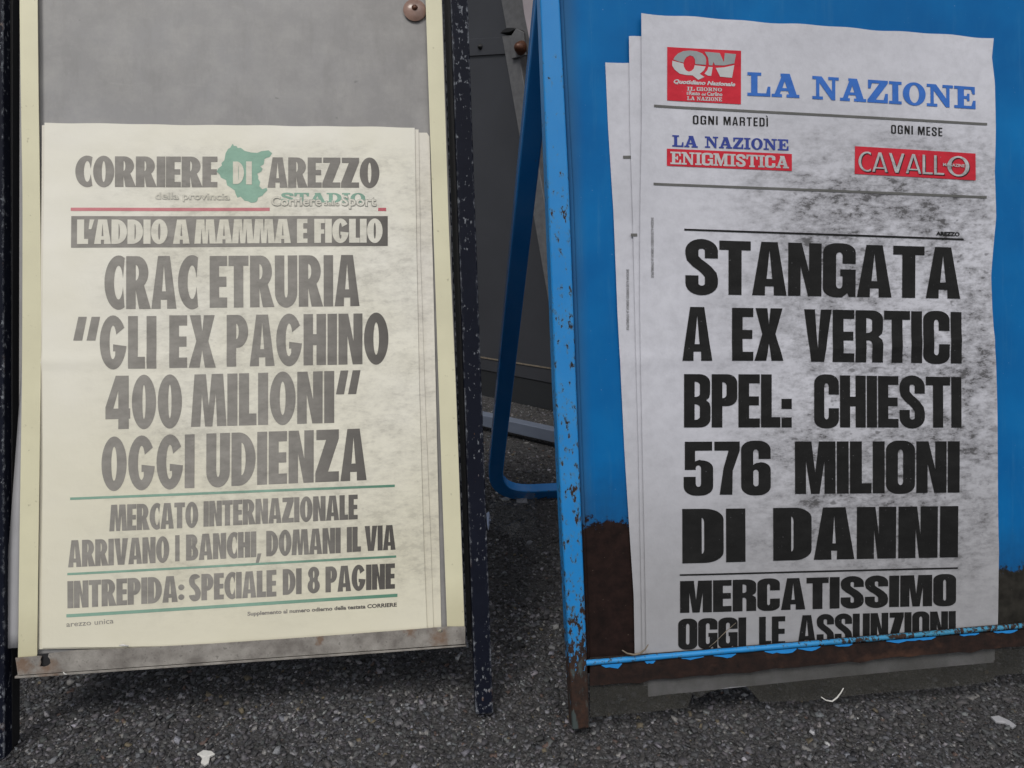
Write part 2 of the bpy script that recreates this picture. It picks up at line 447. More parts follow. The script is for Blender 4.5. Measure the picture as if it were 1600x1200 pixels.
# ------------------------------------------------------------------ ground
gv = []; gf = []
def grid_sheet(x0, x1, y0, y1, nx, ny, zf):
    v = [(x0 + (x1 - x0) * i / nx, y0 + (y1 - y0) * j / ny) for j in range(ny + 1) for i in range(nx + 1)]
    v = [(x, y, zf(x, y)) for x, y in v]
    f = [[j * (nx + 1) + i, j * (nx + 1) + i + 1, (j + 1) * (nx + 1) + i + 1, (j + 1) * (nx + 1) + i] for j in range(ny) for i in range(nx)]
    return v, f
v, f = grid_sheet(-150, 150, -150, 150, 10, 10, lambda x, y: 0.0)
g = mesh_obj('ground', v, f, M['asphalt']); g['kind'] = 'structure'; g['label'] = 'coarse dark asphalt ground under the stands'

def chippings():
    rng = np.random.default_rng(5)
    base = np.array([(x, y, z) for z in (-1, 1) for y in (-1, 1) for x in (-1, 1)], float) * .62
    tri = np.array([(0, 2, 3), (0, 3, 1), (4, 5, 7), (4, 7, 6), (0, 1, 5), (0, 5, 4), (2, 6, 7), (2, 7, 3), (0, 4, 6), (0, 6, 2), (1, 3, 7), (1, 7, 5)])
    P = []
    def zone(x0, x1, y0, y1, dens):
        n = int((x1 - x0) * (y1 - y0) * dens)
        P.append(np.stack([rng.uniform(x0, x1, n), rng.uniform(y0, y1, n)], 1))
    zone(-1.1, 1.1, 0.6, 1.25, 78000)
    zone(-0.4, 0.4, 1.25, 2.0, 44000)
    zone(-0.5, 0.8, 2.0, 2.9, 15000)
    zone(-1.6, -0.45, 1.25, 2.6, 4000); zone(.45, 1.8, 1.25, 2.0, 4000)
    P = np.concatenate(P); n = len(P)
    r = np.clip(rng.lognormal(math.log(.0023), .46, n), .0009, .0066)
    sc = np.stack([r * rng.uniform(.75, 1.35, n), r * rng.uniform(.7, 1.1, n), r * rng.uniform(.35, .75, n)], 1)
    V = (base[None] + rng.uniform(-.38, .38, (n, 8, 3))) * sc[:, None, :]
    a = rng.uniform(0, 2 * math.pi, n); ca, sa = np.cos(a)[:, None], np.sin(a)[:, None]
    tl = rng.uniform(-.6, .6, (n, 1))
    x = V[..., 0] * ca - V[..., 1] * sa; y = V[..., 0] * sa + V[..., 1] * ca; z = V[..., 2] + x * tl
    z0 = r * rng.uniform(-.30, .35, n)
    V = np.stack([x + P[:, :1], y + P[:, 1:], z + z0[:, None]], -1).reshape(-1, 3)
    F = (tri[None] + (np.arange(n) * 8)[:, None, None]).reshape(-1, 3)
    g = rng.lognormal(math.log(.086), .62, n)
    col = np.stack([g * rng.uniform(.93, 1.06, n), g * rng.uniform(.95, 1.02, n), g * rng.uniform(.97, 1.12, n), np.ones(n)], 1)
    k = rng.uniform(0, 1, n)
    col[k < .025, :3] = (.30, .29, .28); col[(k > .035) & (k < .047), :3] = (.13, .085, .07); col[(k > .05) & (k < .062), :3] = (.17, .14, .09)
    me = bpy.data.meshes.new('asphalt_chippings')
    me.vertices.add(len(V)); me.vertices.foreach_set('co', V.ravel())
    me.loops.add(len(F) * 3); me.loops.foreach_set('vertex_index', F.ravel().astype(np.int32))
    me.polygons.add(len(F)); me.polygons.foreach_set('loop_start', np.arange(0, len(F) * 3, 3, dtype=np.int32))
    ca_ = me.color_attributes.new('Col', 'FLOAT_COLOR', 'POINT')
    ca_.data.foreach_set('color', np.repeat(np.clip(col, 0, .6), 8, 0).ravel())
    me.update(); me.validate()
    me.materials.append(M['stone'])
    o = bpy.data.objects.new('asphalt_chippings', me); C.link(o)
    tag(o, 'coarse grey stone chippings bedded in the asphalt ground', 'gravel', kind='stuff')
chippings()

# ------------------------------------------------------------------ lettering
def arc(cx, cy, rx, ry, a0, a1, n=9):
    return [(cx + rx * math.cos(R(a0 + (a1 - a0) * i / n)), cy + ry * math.sin(R(a0 + (a1 - a0) * i / n))) for i in range(n + 1)]
def rr(x0, y0, x1, y1, rx, ry, c=(1, 1, 1, 1)):
    """Rounded rectangle, counter-clockwise; corners flagged bottom-right, top-right, top-left, bottom-left."""
    rx = min(rx, (x1 - x0) / (2 if (c[1] and c[2]) else 1)); ry = min(ry, (y1 - y0) / 2)
    p = []
    p += arc(x1 - rx, y0 + ry, rx, ry, -90, 0) if c[0] else [(x1, y0)]
    p += arc(x1 - rx, y1 - ry, rx, ry, 0, 90) if c[1] else [(x1, y1)]
    p += arc(x0 + rx, y1 - ry, rx, ry, 90, 180) if c[2] else [(x0, y1)]
    p += arc(x0 + rx, y0 + ry, rx, ry, 180, 270) if c[3] else [(x0, y0)]
    return p
def stroke(pts, s, b):
    L, Rr = [], []
    for i, p in enumerate(pts):
        q0, q1 = pts[max(0, i - 1)], pts[min(len(pts) - 1, i + 1)]
        dx, dy = q1[0] - q0[0], q1[1] - q0[1]; l = math.hypot(dx, dy) or 1
        nx, ny = -dy / l, dx / l
        L.append((p[0] + nx * s / 2, p[1] + ny * b / 2)); Rr.append((p[0] - nx * s / 2, p[1] - ny * b / 2))
    return L + Rr[::-1]
RL = (1, 1, 0, 0)
def glyph(ch, st, s, b, W=None):
    """-> (width, [[outer, hole, ...], ...]) in cap-height units. st: 'F' oval bowls, 'I' square-shouldered bowls."""
    Fm = st == 'F'
    wid = dict(A=.50, B=.45, C=.40, D=.46, E=.35, F=.33, G=.52, H=.45, I=s, L=.33, M=.64, N=.48, O=.49, P=.43, R=.47, S=.42, T=.40, U=.45, V=.50, X=.53, Z=.45) if Fm else \
          dict(A=.54, B=.51, C=.50, D=.51, E=.41, F=.4, G=.51, H=.52, I=s, L=.37, M=.70, N=.52, O=.50, P=.49, R=.52, S=.51, T=.49, U=.5, V=.52, X=.56, Z=.43)
    wid.update({'0': .44, '4': .45, '8': .45, '5': .50, '6': .50, '7': .43, "'": .15, '"': .37, '“': .37, '”': .37, ',': .15, ':': s * (1.0 if Fm else .95), 'Ì': s, ' ': .16})
    w = W or wid.get(ch, .4)
    rx, ry = (w / 2, .5) if Fm else (min(w * .42, .21), .17)
    irx, iry = (w / 2 - s, .5 - b) if Fm else (max(.02, (w - 2 * s) / 2), .075)
    e = .015
    if ch in 'O0':
        return w, [[rr(0, -e, w, 1 + e, rx, ry + e), rr(s, b - e, w - s, 1 - b + e, irx, iry + (0.01 if not Fm else e))]]
    if ch in 'IÌ':
        out = [[(0, 0), (w, 0), (w, 1), (0, 1)]]
        return w, [out] if ch == 'I' else [out, [[(w * .4, 1.08), (w * .95, 1.08), (w * .3, 1.26), (-w * .5, 1.26)]]]
    if ch == 'L': return w, [[[(0, 0), (w, 0), (w, b * 1.15), (s, b * 1.15), (s, 1), (0, 1)]]]
    if ch == 'T':
        c = w / 2
        return w, [[[(c - s / 2, 0), (c + s / 2, 0), (c + s / 2, 1 - b), (w, 1 - b), (w, 1), (0, 1), (0, 1 - b), (c - s / 2, 1 - b)]]]
    if ch == 'E':
        m = b * .5; k = w * .96
        return w, [[[(0, 0), (w, 0), (w, b), (s, b), (s, .5 - m), (k, .5 - m), (k, .5 + m), (s, .5 + m), (s, 1 - b), (w, 1 - b), (w, 1), (0, 1)]]]
    if ch == 'F':
        return w, [[[(0, 0), (s, 0), (s, .38), (w * .95, .38), (w * .95, .38 + b), (s, .38 + b), (s, 1 - b), (w, 1 - b), (w, 1), (0, 1)]]]
    if ch == 'H':
        m = b * .55
        return w, [[[(0, 0), (s, 0), (s, .5 - m), (w - s, .5 - m), (w - s, 0), (w, 0), (w, 1), (w - s, 1), (w - s, .5 + m), (s, .5 + m), (s, 1), (0, 1)]]]
    if ch == 'N':
        q = s * .95
        return w, [[[(0, 0), (q, 0), (q, .56), (w - s * 1.02, 0), (w, 0), (w, 1), (w - q, 1), (w - q, .46), (s * 1.02, 1), (0, 1)]]]
    if ch == 'M':
        q = s * .93; c = w / 2; sl = .05 if Fm else 0
        return w, [[[(-sl * .3, 0), (q - sl * .3, 0), (q + sl * .25, .62), (c - s * .36, 0), (c + s * .36, 0), (w - q - sl * .25, .62), (w - q + sl * .3, 0), (w + sl * .3, 0),
                     (w - sl, 1), (w - q * 1.5, 1), (c, .40), (q * 1.5, 1), (sl, 1)]]]
    if ch == 'A':
        c = w / 2; t = s * (.62 if s > .12 else .55); q = s * .98
        y0, y1 = .17, .17 + b * .82
        def xi(y): return q + (c - q) * (y / .86)      # inner edge of left leg
        return w, [[[(0, 0), (q, 0), (xi(y0) - .012, y0), (w - xi(y0) + .012, y0), (w - q, 0), (w, 0), (c + t, 1), (c - t, 1)],
                    [(xi(y1), y1), (w - xi(y1), y1), (c, .84)]]]
    if ch == 'V':
        c = w / 2; t = s * .60; q = s * 1.0
        return w, [[[(c - t, 0), (c + t, 0), (w, 1), (w - q, 1), (c, .26), (q, 1), (0, 1)]]]
    if ch == 'X':
        c = w / 2; q = s * 1.12
        return w, [[[(0, 0), (q, 0), (c, .33), (w - q, 0), (w, 0), (c + s * .62, .51), (w - .02, 1), (w - q - .02, 1), (c, .69), (q + .02, 1), (.02, 1), (c - s * .62, .51)]]]
    if ch == 'Z':
        return w, [[[(0, 0), (w, 0), (w, b), (s * 1.28, b), (w, 1 - b * .9), (w, 1), (.02, 1), (.02, 1 - b), (w - s * 1.28, 1 - b), (0, b * .9)]]]
    if ch == 'U':
        r, ir = (w / 2, w / 2 - s) if Fm else (w * .42, (w - 2 * s) / 2)
        ryy, iry_ = (.30, .14) if Fm else (.17, .07)
        o = [(0, 1)] + arc(r, ryy - e, r, ryy, 180, 270) + arc(w - r, ryy - e, r, ryy, 270, 360) + [(w, 1), (w - s, 1)]
        o += arc(w - s - ir, b + iry_ - e, ir, iry_, 0, -90) + arc(s + ir, b + iry_ - e, ir, iry_, -90, -180) + [(s, 1)]
        return w, [[o]]
    if ch == 'D':
        return w, [[rr(0, 0, w, 1, (w * .68) if Fm else w * .45, .5 if Fm else .20, RL), rr(s, b, w - s, 1 - b, (w - 2 * s) * .98, (.5 - b) if Fm else .09, RL)]]
    if ch == 'P':
        y0 = .36 if Fm else .40
        h = (1 - y0) / 2
        o = [(0, 0), (s, 0), (s, y0)] + arc(w - w * .5, y0 + h, w * .5, h, -90, 0, 7) + arc(w - w * .5, 1 - h, w * .5, h, 0, 90, 7) + [(0, 1)]
        if not Fm:
            o = [(0, 0), (s, 0), (s, y0)] + arc(w * .6, y0 + .16, w * .4, .16, -90, 0, 6) + arc(w * .6, 1 - .16, w * .4, .16, 0, 90, 6) + [(0, 1)]
        k = b * .88
        return w, [[o, rr(s, y0 + k, w - s, 1 - k, (w - 2 * s) * .97, (h - k) if Fm else .07, RL)]]
    if ch == 'R':
        y0 = .38
        h = (1 - y0) / 2; k = b * .86
        if Fm:
            o = [(0, 0), (s, 0), (s, .36), (w - s * 1.12, 0), (w + .02, 0), (w * .76, y0 + .06)] + arc(w * .46, y0 + h, w * .48, h, -50, 0, 6) + arc(w * .46, 1 - h, w * .48, h, 0, 90, 7) + [(0, 1)]
            return w, [[o, rr(s, y0 + k * .95, w * .94 - s, 1 - k, (w * .94 - 2 * s) * .97, h - k, RL)]]
        o = [(0, 0), (s, 0), (s, .42), (w * .5, .42)] + arc(w * .5, .34, w - s - w * .5, .08, 90, 0, 4) + [(w - s, 0), (w, 0), (w, .36)] + [(w * .97, .44), (w * .84, .495), (w * .97, .56), (w, .64)] + arc(w * .6, 1 - .16, w * .4, .16, 0, 90, 6) + [(0, 1)]
        return w, [[o, rr(s, .42 + k, w - s, 1 - k, (w - 2 * s) * .97, .06, RL)]]
    if ch == 'B':
        k = b * .84
        if Fm:
            o = [(0, 0)] + arc(w * .5, .28, w * .5, .28, -90, 55, 9) + arc(w * .48, 1 - .245, w * .44, .245, -48, 90, 9) + [(0, 1)]
            return w, [[o, rr(s, k, w - s, .5 - k * .32, (w - 2 * s), .2, RL), rr(s, .5 + k * .50, w * .93 - s, 1 - k, w * .9 - 2 * s, .2, RL)]]
        o = [(0, 0)] + arc(w * .6, .16, w * .4, .16, -90, 0, 6) + [(w, .38), (w * .96, .46), (w * .84, .51), (w * .95, .56), (w * .985, .63)] + arc(w * .585, 1 - .16, w * .4, .16, 0, 90, 6) + [(0, 1)]
        return w, [[o, rr(s, k, w - s, .5 - k * .45, (w - 2 * s) * .97, .06, RL), rr(s, .5 + k * .50, w - s, 1 - k, (w - 2 * s) * .97, .06, RL)]]
    if ch in 'CG' and Fm:
        ww = (.56 if ch == 'C' else .52) * (W / (.40 if ch == 'C' else .52) if W else 1)
        ox, ix = ww / 2, max(.04, ww / 2 - s)
        if ch == 'C':
            ao = math.degrees(math.acos((w - ox) / ox)); ai = math.degrees(math.acos(min(.97, (w - ox) / ix)))
            o = arc(ox, .5, ox, .5 + e, ao, 360 - ao, 26) + arc(ox, .5, ix, .5 - b + e, 360 - ai, ai, 22)
            return w, [[o]]
        o = arc(ox, .5, ox, .5 + e, 33, 352, 28) + [(ww * .50, .5 + .5 * math.sin(R(-8)) + .035), (ww * .50, .33), (ww * .5 + ix * .62, .33)]
        o += arc(ox, .5, ix, .5 - b + e, -52, -332, 22)
        return w, [[o]]
    if ch in 'CG':
        ty = .63; by = .37 if ch == 'C' else .52
        r = w * .42; ir = (w - 2 * s) / 2
        o = [(w, ty)] + arc(w - r, 1 - .17 + e, r, .17, 0, 90, 6) + arc(r, 1 - .17 + e, r, .17, 90, 180, 6) + arc(r, .17 - e, r, .17, 180, 270, 6)
        if ch == 'C': o += arc(w - r, .17 - e, r, .17, 270, 360, 6) + [(w, by), (w - s, by)]
        else: o += [(w * .58, -e), (w - s * .62, .07), (w - s * .5, 0), (w, 0), (w, by), (w * .53, by), (w * .53, by - .13), (w - s, by - .13)]
        o += arc(w - s - ir, b + .07 - e, ir, .07, 0, -90, 4) + arc(s + ir, b + .07 - e, ir, .07, -90, -180, 4)
        o += arc(s + ir, 1 - b - .07 + e, ir, .07, 180, 90, 4) + arc(w - s - ir, 1 - b - .07 + e, ir, .07, 90, 0, 4) + [(w - s, ty)]
        return w, [[o]]
    if ch == 'S':
        k = (w - s) / 2; c = w / 2; h = b / 2
        q = .21 if not Fm else .24
        top = arc(c, 1 - h - q * .62 + e, k, q * .62, (0 if not Fm else 28), 180, 12)
        bot = arc(c, h + q * .62 - e, k, q * .62, (0 if not Fm else -28), -180, 12)
        ctr = []
        if not Fm: ctr.append((w - s / 2, .665))
        ctr += top + [(s / 2, .74), (s / 2 + .012, .66), (c - k * .45, .575), (c, .52), (c + k * .45, .455), (w - s / 2 - .012, .36), (w - s / 2, .28)] + bot
        if not Fm: ctr.append((s / 2, .345))
        return w, [[stroke(ctr, s, b * 1.05)]]
    if ch == '8':
        o = arc(w / 2, .27, w / 2, .27 + e, 130, 410, 20) + arc(w / 2, .765, w * .45, .235 + e, -42, 222, 20)
        return w, [[o, rr(s * .95, b * .8, w - s * .95, .5 - b * .38, .3, .3), rr(s, .5 + b * .42, w - s, 1 - b * .78, .3, .3)]]
    if ch == '4':
        return w, [[[(w * .52, 0), (w * .52 + s, 0), (w * .52 + s, .19), (w, .19), (w, .19 + b), (w * .52 + s, .19 + b), (w * .52 + s, 1), (w * .42, 1), (0, .19 + b * 1.15), (0, .19), (w * .52, .19)],
                    [(w * .32, .19 + b), (w * .52, .19 + b), (w * .52, .72)]]]
    if ch == '5':
        o = [(0.02, .47), (s, .47), (s + .01, .51)] + [(w - s - .02, .54), (w - s, .50), (w - s, b + .05), (w - s - .03, b - .01), (s + .03, b - .01), (s, b + .05), (s, .34), (0, .34)]
        o = [(.02, 1), (.02, .47), (s, .47)] + arc((w) / 2, .50, (w - 2 * s) / 2, .055, 180, 0, 6) + arc(w / 2, b + .055 - e, (w - 2 * s) / 2, .06, 0, -180, 6) + [(s, .34), (0, .34)]
        o += arc(w * .42, .17 - e, w * .42, .17, 180, 270, 6) + arc(w * .58, .17 - e, w * .42, .17, 270, 360, 6) + arc(w * .6, .50, w * .4, .15, 0, 90, 6) + [(s * 1.3, .66), (s * .95, .63), (s * .95, 1 - b), (w * .97, 1 - b), (w * .97, 1)]
        return w, [[o]]
    if ch == '6':
        o = [(w, .67)] + arc(w * .58, 1 - .17 + e, w * .42, .17, 0, 90, 6) + arc(w * .42, 1 - .17 + e, w * .42, .17, 90, 180, 6) + arc(w * .42, .17 - e, w * .42, .17, 180, 270, 6) + arc(w * .58, .17 - e, w * .42, .17, 270, 360, 6)
        o += arc(w * .66, .47, w * .34, .14, 0, 90, 6) + [(s * 1.15, .585), (s, .56)] + arc(w / 2, 1 - b - .055 + e, (w - 2 * s) / 2, .06, 180, 0, 6) + [(w - s, .67)]
        return w, [[o, rr(s, b - e, w - s, .47, .3, .06)]]
    if ch == '7':
        return w, [[[(w * .20, 0), (w * .20 + s * 1.05, 0), (w * .72, .45), (w, 1 - b * 1.0), (w, 1), (0, 1), (0, 1 - b), (w * .56, 1 - b), (w * .36, .5)]]]
    if ch == "'": return w, [[[(0, .60), (.08, .60), (.17, 1), (.03, 1)]]]
    if ch in '"“”':
        q = .40; k = .13; sl = .10
        return w, [[[(x, 1 - .46), (x + k, 1 - .46), (x + k + sl * .7, 1), (x + sl * .75, 1)]] for x in (0, .195)]
    if ch == ',': return w, [[[(-.04, -.24), (.07, -.24), (.17, .13), (.03, .13)]]]
    if ch == ':':
        if Fm: return w, [[rr(0, .06, w, .28, .5, .5)], [rr(0, .44, w, .66, .5, .5)]]
        return w, [[[(0, 0), (w, 0), (w, .19), (0, .19)]], [[(0, .35), (w, .35), (w, .54), (0, .54)]]]
    return w, []
def slab(ch):
    D = {
     'I': (.54, [[[(0, 0), (.54, 0), (.54, .13), (.40, .13), (.40, .87), (.54, .87), (.54, 1), (0, 1), (0, .87), (.14, .87), (.14, .13), (0, .13)]]]),
     'L': (.93, [[[(0, 0), (.93, 0), (.93, .42), (.82, .42), (.76, .13), (.41, .13), (.41, .87), (.56, .87), (.56, 1), (0, 1), (0, .87), (.15, .87), (.15, .13), (0, .13)]]]),
     'N': (1.13, [[[(0, 0), (.45, 0), (.45, .13), (.30, .13), (.30, .72), (.82, 0), (.98, 0), (.98, .87), (1.13, .87), (1.13, 1), (.68, 1), (.68, .87), (.84, .87), (.84, .38), (.40, 1), (0, 1), (0, .87), (.16, .87), (.16, .13), (0, .13)]]]),
     'A': (1.12, [[[(0, 0), (.42, 0), (.42, .13), (.33, .13), (.38, .27), (.66, .27), (.71, .13), (.60, .13), (.60, 0), (1.12, 0), (1.12, .13), (1.01, .13), (.73, 1), (.36, 1), (.36, .88), (.40, .88), (.12, .13), (0, .13)],
                   [(.43, .39), (.62, .39), (.525, .68)]]]),
     'Z': (.88, [[[(0, 0), (.88, 0), (.88, .42), (.77, .42), (.70, .14), (.36, .14), (.88, .88), (.88, 1), (.03, 1), (.03, .62), (.14, .62), (.2, .86), (.52, .86), (0, .12)]]]),
     'E': (.92, [[[(0, 0), (.92, 0), (.92, .38), (.81, .38), (.74, .13), (.42, .13), (.42, .44), (.54, .44), (.56, .34), (.66, .34), (.66, .68), (.56, .68), (.54, .57), (.42, .57), (.42, .87), (.72, .87), (.79, .66), (.89, .66), (.89, 1), (0, 1), (0, .87), (.15, .87), (.15, .13), (0, .13)]]]),
     'M': (1.32, [[[(0, 0), (.40, 0), (.40, .13), (.29, .13), (.29, .68), (.55, 0), (.70, 0), (.93, .68), (.93, .13), (.84, .13), (.84, 0), (1.32, 0), (1.32, .13), (1.19, .13), (1.19, .87), (1.32, .87), (1.32, 1), (.90, 1), (.67, .40), (.44, 1), (0, 1), (0, .87), (.13, .87), (.13, .13), (0, .13)]]]),
     'T': (1.0, [[[(.27, 0), (.75, 0), (.75, .13), (.64, .13), (.64, .87), (.80, .87), (.88, .62), (1.0, .62), (1.0, 1), (0.02, 1), (.02, .62), (.14, .62), (.22, .87), (.38, .87), (.38, .13), (.27, .13)]]]),
     'O': (.98, [[rr(0, -.02, .98, 1.02, .49, .52), rr(.28, .10, .70, .90, .21, .40)]]),
     'R': (1.02, [[[(0, 0), (.50, 0), (.50, .13), (.41, .13), (.41, .42), (.5, .42), (.64, 0), (1.02, 0), (1.02, .13), (.92, .13), (.82, .44)] + arc(.58, .73, .36, .27, -45, 90, 9) + [(0, 1), (0, .87), (.15, .87), (.15, .13), (0, .13)],
                   rr(.41, .54, .68, .88, .25, .17, RL)]]),
     'D': (1.0, [[[(0, 0)] + arc(.5, .5, .5, .5, -90, 90, 16) + [(0, 1), (0, .87), (.15, .87), (.15, .13), (0, .13)], rr(.41, .12, .72, .88, .3, .38, RL)]]),
    }
    if ch in D: return D[ch]
    if ch == 'S': return glyph('S', 'I', .27, .19, W=.82)
    if ch == 'C': return glyph('C', 'I', .28, .16, W=.88)
    if ch == 'G': return glyph('G', 'I', .28, .16, W=.95)
    return .4, []
def bfont(text, offset=0.0, shear=0.0):
    cu = bpy.data.curves.new('print', 'FONT'); cu.body = text; cu.size = 1.0; cu.offset = offset
    cu.dimensions = '2D'; cu.fill_mode = 'FRONT'; cu.resolution_u = 3
    o = bpy.data.objects.new('print', cu); C.link(o)
    dg = bpy.context.evaluated_depsgraph_get()
    me = bpy.data.meshes.new_from_object(o.evaluated_get(dg))
    V = [(v.co.x + shear * v.co.y, v.co.y) for v in me.vertices]; F = [list(p.vertices) for p in me.polygons]
    bpy.data.objects.remove(o); bpy.data.curves.remove(cu); bpy.data.meshes.remove(me)
    return V, F

class Sheet:
    """A poster: paper that undulates a little, with print laid over it."""
    def __init__(self, board, z, wave): self.b, self.z, self.w = board, z, wave
    def W(self, u, v): return self.w(u, v)
    def paper(self, name, left, right, mat, parent, nx=60, ny=130, jag=0.0):
        y0 = left[0][1]; y1 = left[-1][1]
        def at(poly, y):
            for (a, b_), (c, d) in zip(poly, poly[1:]):
                if y <= d: break
            return a + (c - a) * (y - b_) / (d - b_) if d != b_ else a
        rng = random.Random(int(abs(z_ := left[0][0]) * 10))
        v = []
        for j in range(ny + 1):
            t = j / ny
            yl = y0 + (y1 - y0) * t; yr = right[0][1] + (right[-1][1] - right[0][1]) * t
            xl, xr = at(left, yl), at(right, yr)
            for i in range(nx + 1):
                s = i / nx
                u, w = self.b.uv(xl + (xr - xl) * s, yl + (yr - yl) * s, self.z)
                if j == 0: w += jag * math.sin(u * 61) * math.sin(u * 23 + 1)
                v.append((u, w, self.z + self.W(u, w)))
        f = [[j * (nx + 1) + i, (j + 1) * (nx + 1) + i, (j + 1) * (nx + 1) + i + 1, j * (nx + 1) + i + 1] for j in range(ny) for i in range(nx)]
        o = mesh_obj(name, v, f, mat, parent, smooth=True)
        m = o.modifiers.new('thickness', 'SOLIDIFY'); m.thickness = 0.0003; m.offset = -1
        es = o.modifiers.new('crisp', 'EDGE_SPLIT'); es.split_angle = R(35)
        return o
    def lay(self, name, polys, mat, parent, lift=0.0006, cut=0.008, tris=None):
        """polys: [[outer, hole...]] in pixels of the photograph, already in place on this sheet."""
        bm = bmesh.new()
        for P in polys:
            loops = [[Vector((*self.b.uv(x, y, self.z), 0)) for x, y in c] for c in P]
            flatl = [p for c in loops for p in c]
            vs = [bm.verts.new(p) for p in flatl]
            for t in tessellate_polygon(loops):
                try: bm.faces.new([vs[i] for i in t])
                except ValueError: pass
        for V, F in (tris or []):
            vs = [bm.verts.new((*self.b.uv(x, y, self.z), 0)) for x, y in V]
            for t in F:
                try: bm.faces.new([vs[i] for i in t])
                except ValueError: pass
        if not bm.verts: return None
        us = [v.co.x for v in bm.verts]; ws = [v.co.y for v in bm.verts]
        for ax, lo, hi in ((0, min(us), max(us)), (1, min(ws), max(ws))):
            k = math.floor(lo / cut) + 1
            while k * cut < hi:
                co = [0, 0, 0]; no = [0, 0, 0]; co[ax] = k * cut; no[ax] = 1
                bmesh.ops.bisect_plane(bm, geom=bm.verts[:] + bm.edges[:] + bm.faces[:], plane_co=co, plane_no=no, dist=1e-6)
                k += 1
        bmesh.ops.dissolve_degenerate(bm, dist=2e-6, edges=bm.edges[:])
        for v in bm.verts: v.co.z = self.z + self.W(v.co.x, v.co.y) + lift
        bmesh.ops.recalc_face_normals(bm, faces=bm.faces)
        for fc in bm.faces:
            if fc.normal.z < 0: fc.normal_flip()
            fc.smooth = False
        me = bpy.data.meshes.new(name); bm.to_mesh(me); bm.free()
        me.materials.append(mat)
        o = bpy.data.objects.new(name, me); C.link(o); o.parent = parent
        return o
    def words(self, name, words, mat, parent, style='F', s=.19, b=.175, gap=.03, **k):
        """words: (text, x0, top0, base0, x1, top1, base1) in pixels."""
        for (text, x0, t0, b0, x1, t1, b1) in words:
            out = []; pen = 0.0; gl = []
            for ch in text:
                w, P = slab(ch) if style == 'S' else glyph(ch, style, s, b)
                gl.append((pen, P)); pen += w + gap
            tot = pen - gap
            for off, P in gl:
                for piece in P:
                    cc = []
                    for c in piece:
                        q = []
                        for gx, gy in c:
                            f = (off + gx) / tot
                            tp, bs = t0 + (t1 - t0) * f, b0 + (b1 - b0) * f
                            q.append((x0 + (x1 - x0) * f, bs + (tp - bs) * gy))
                        cc.append(q)
                    out.append(cc)
            self.lay(name, out, mat, parent, **k)
    def small(self, name, items, mat, parent, offset=.02, shear=0.0, lift=.0006, vert=False):
        """items: (text, x0, base0, x1, base1, cap height in px), in the plain font."""
        for text, x0, b0, x1, b1, cap in items:
            tr = []
            V, F = bfont(text, offset, shear)
            mx = max(x for x, y in V); mn = min(x for x, y in V)
            if vert: P = [(x0 + y / .73 * cap, b0 + (b1 - b0) * (x - mn) / (mx - mn)) for x, y in V]
            else: P = [(x0 + (x1 - x0) * (x - mn) / (mx - mn), b0 + (b1 - b0) * (x - mn) / (mx - mn) - y / .73 * cap) for x, y in V]
            tr.append((P, F))
            self.lay(name, [], mat, parent, tris=tr, lift=lift, cut=.05)
def bar(x0, y0, x1, y1, t): return [[(x0, y0 + t / 2), (x1, y1 + t / 2), (x1, y1 - t / 2), (x0, y0 - t / 2)]]

# ------------------------------------------------------------------ left stand
st = thing('poster_stand', 'black chipped steel A-board with grey panel, cream edge strips and galvanised bottom rail', 'sign stand', LB.M)
def tube_px(name, b, pts, zf, depth, mat, parent, bevel=.002):
    """A straight tube whose front face has the pixel quad pts (top-left, top-right, bottom-right, bottom-left) at height zf; extended up past the frame."""
    tl, tr, br, bl = [Vector(b.uv(x, y, zf)) for x, y in pts]
    return prism(name, [tuple(bl), tuple(br), tuple(tr), tuple(tl)], zf - depth, zf, mat, parent, bevel=bevel, seg=3)
def up(p, q, t): return (p[0] + (p[0] - q[0]) * t, p[1] + (p[1] - q[1]) * t)
# front legs run on above the frame of the picture
rt, rb_ = (704, 0), (743, 1117); rt2, rb2 = (731, 0), (771, 1115)
k = .16
tube_px('leg', LB, [up(rt, rb_, k), up(rt2, rb2, k), rb2, rb_], .014, .026, M['navy'], st)
lt, lb_ = (-26, 0), (-9, 1190); lt2, lb2 = (5, 0), (7, 1186)
tube_px('leg', LB, [up(lt, lb_, k), up(lt2, lb2, k), lb2, lb_], .014, .026, M['navy'], st)
tube_px('leg_flange', LB, [up((4, 0), (6, 1178), k), up((20, 0), (19, 1172), k), (19, 1172), (6, 1178)], -.004, .020, M['black'], st, .001)
# top bar across, out of the picture
pl, pr = LB.uv(*up(lt, lb_, k), .0), LB.uv(*up(rt2, rb2, k), .0)
prism('top_bar', [(pl[0], pl[1]), (pr[0], pr[1]), (pr[0], pr[1] + .028), (pl[0], pl[1] + .028)], -.012, .014, M['navy'], st, bevel=.002)
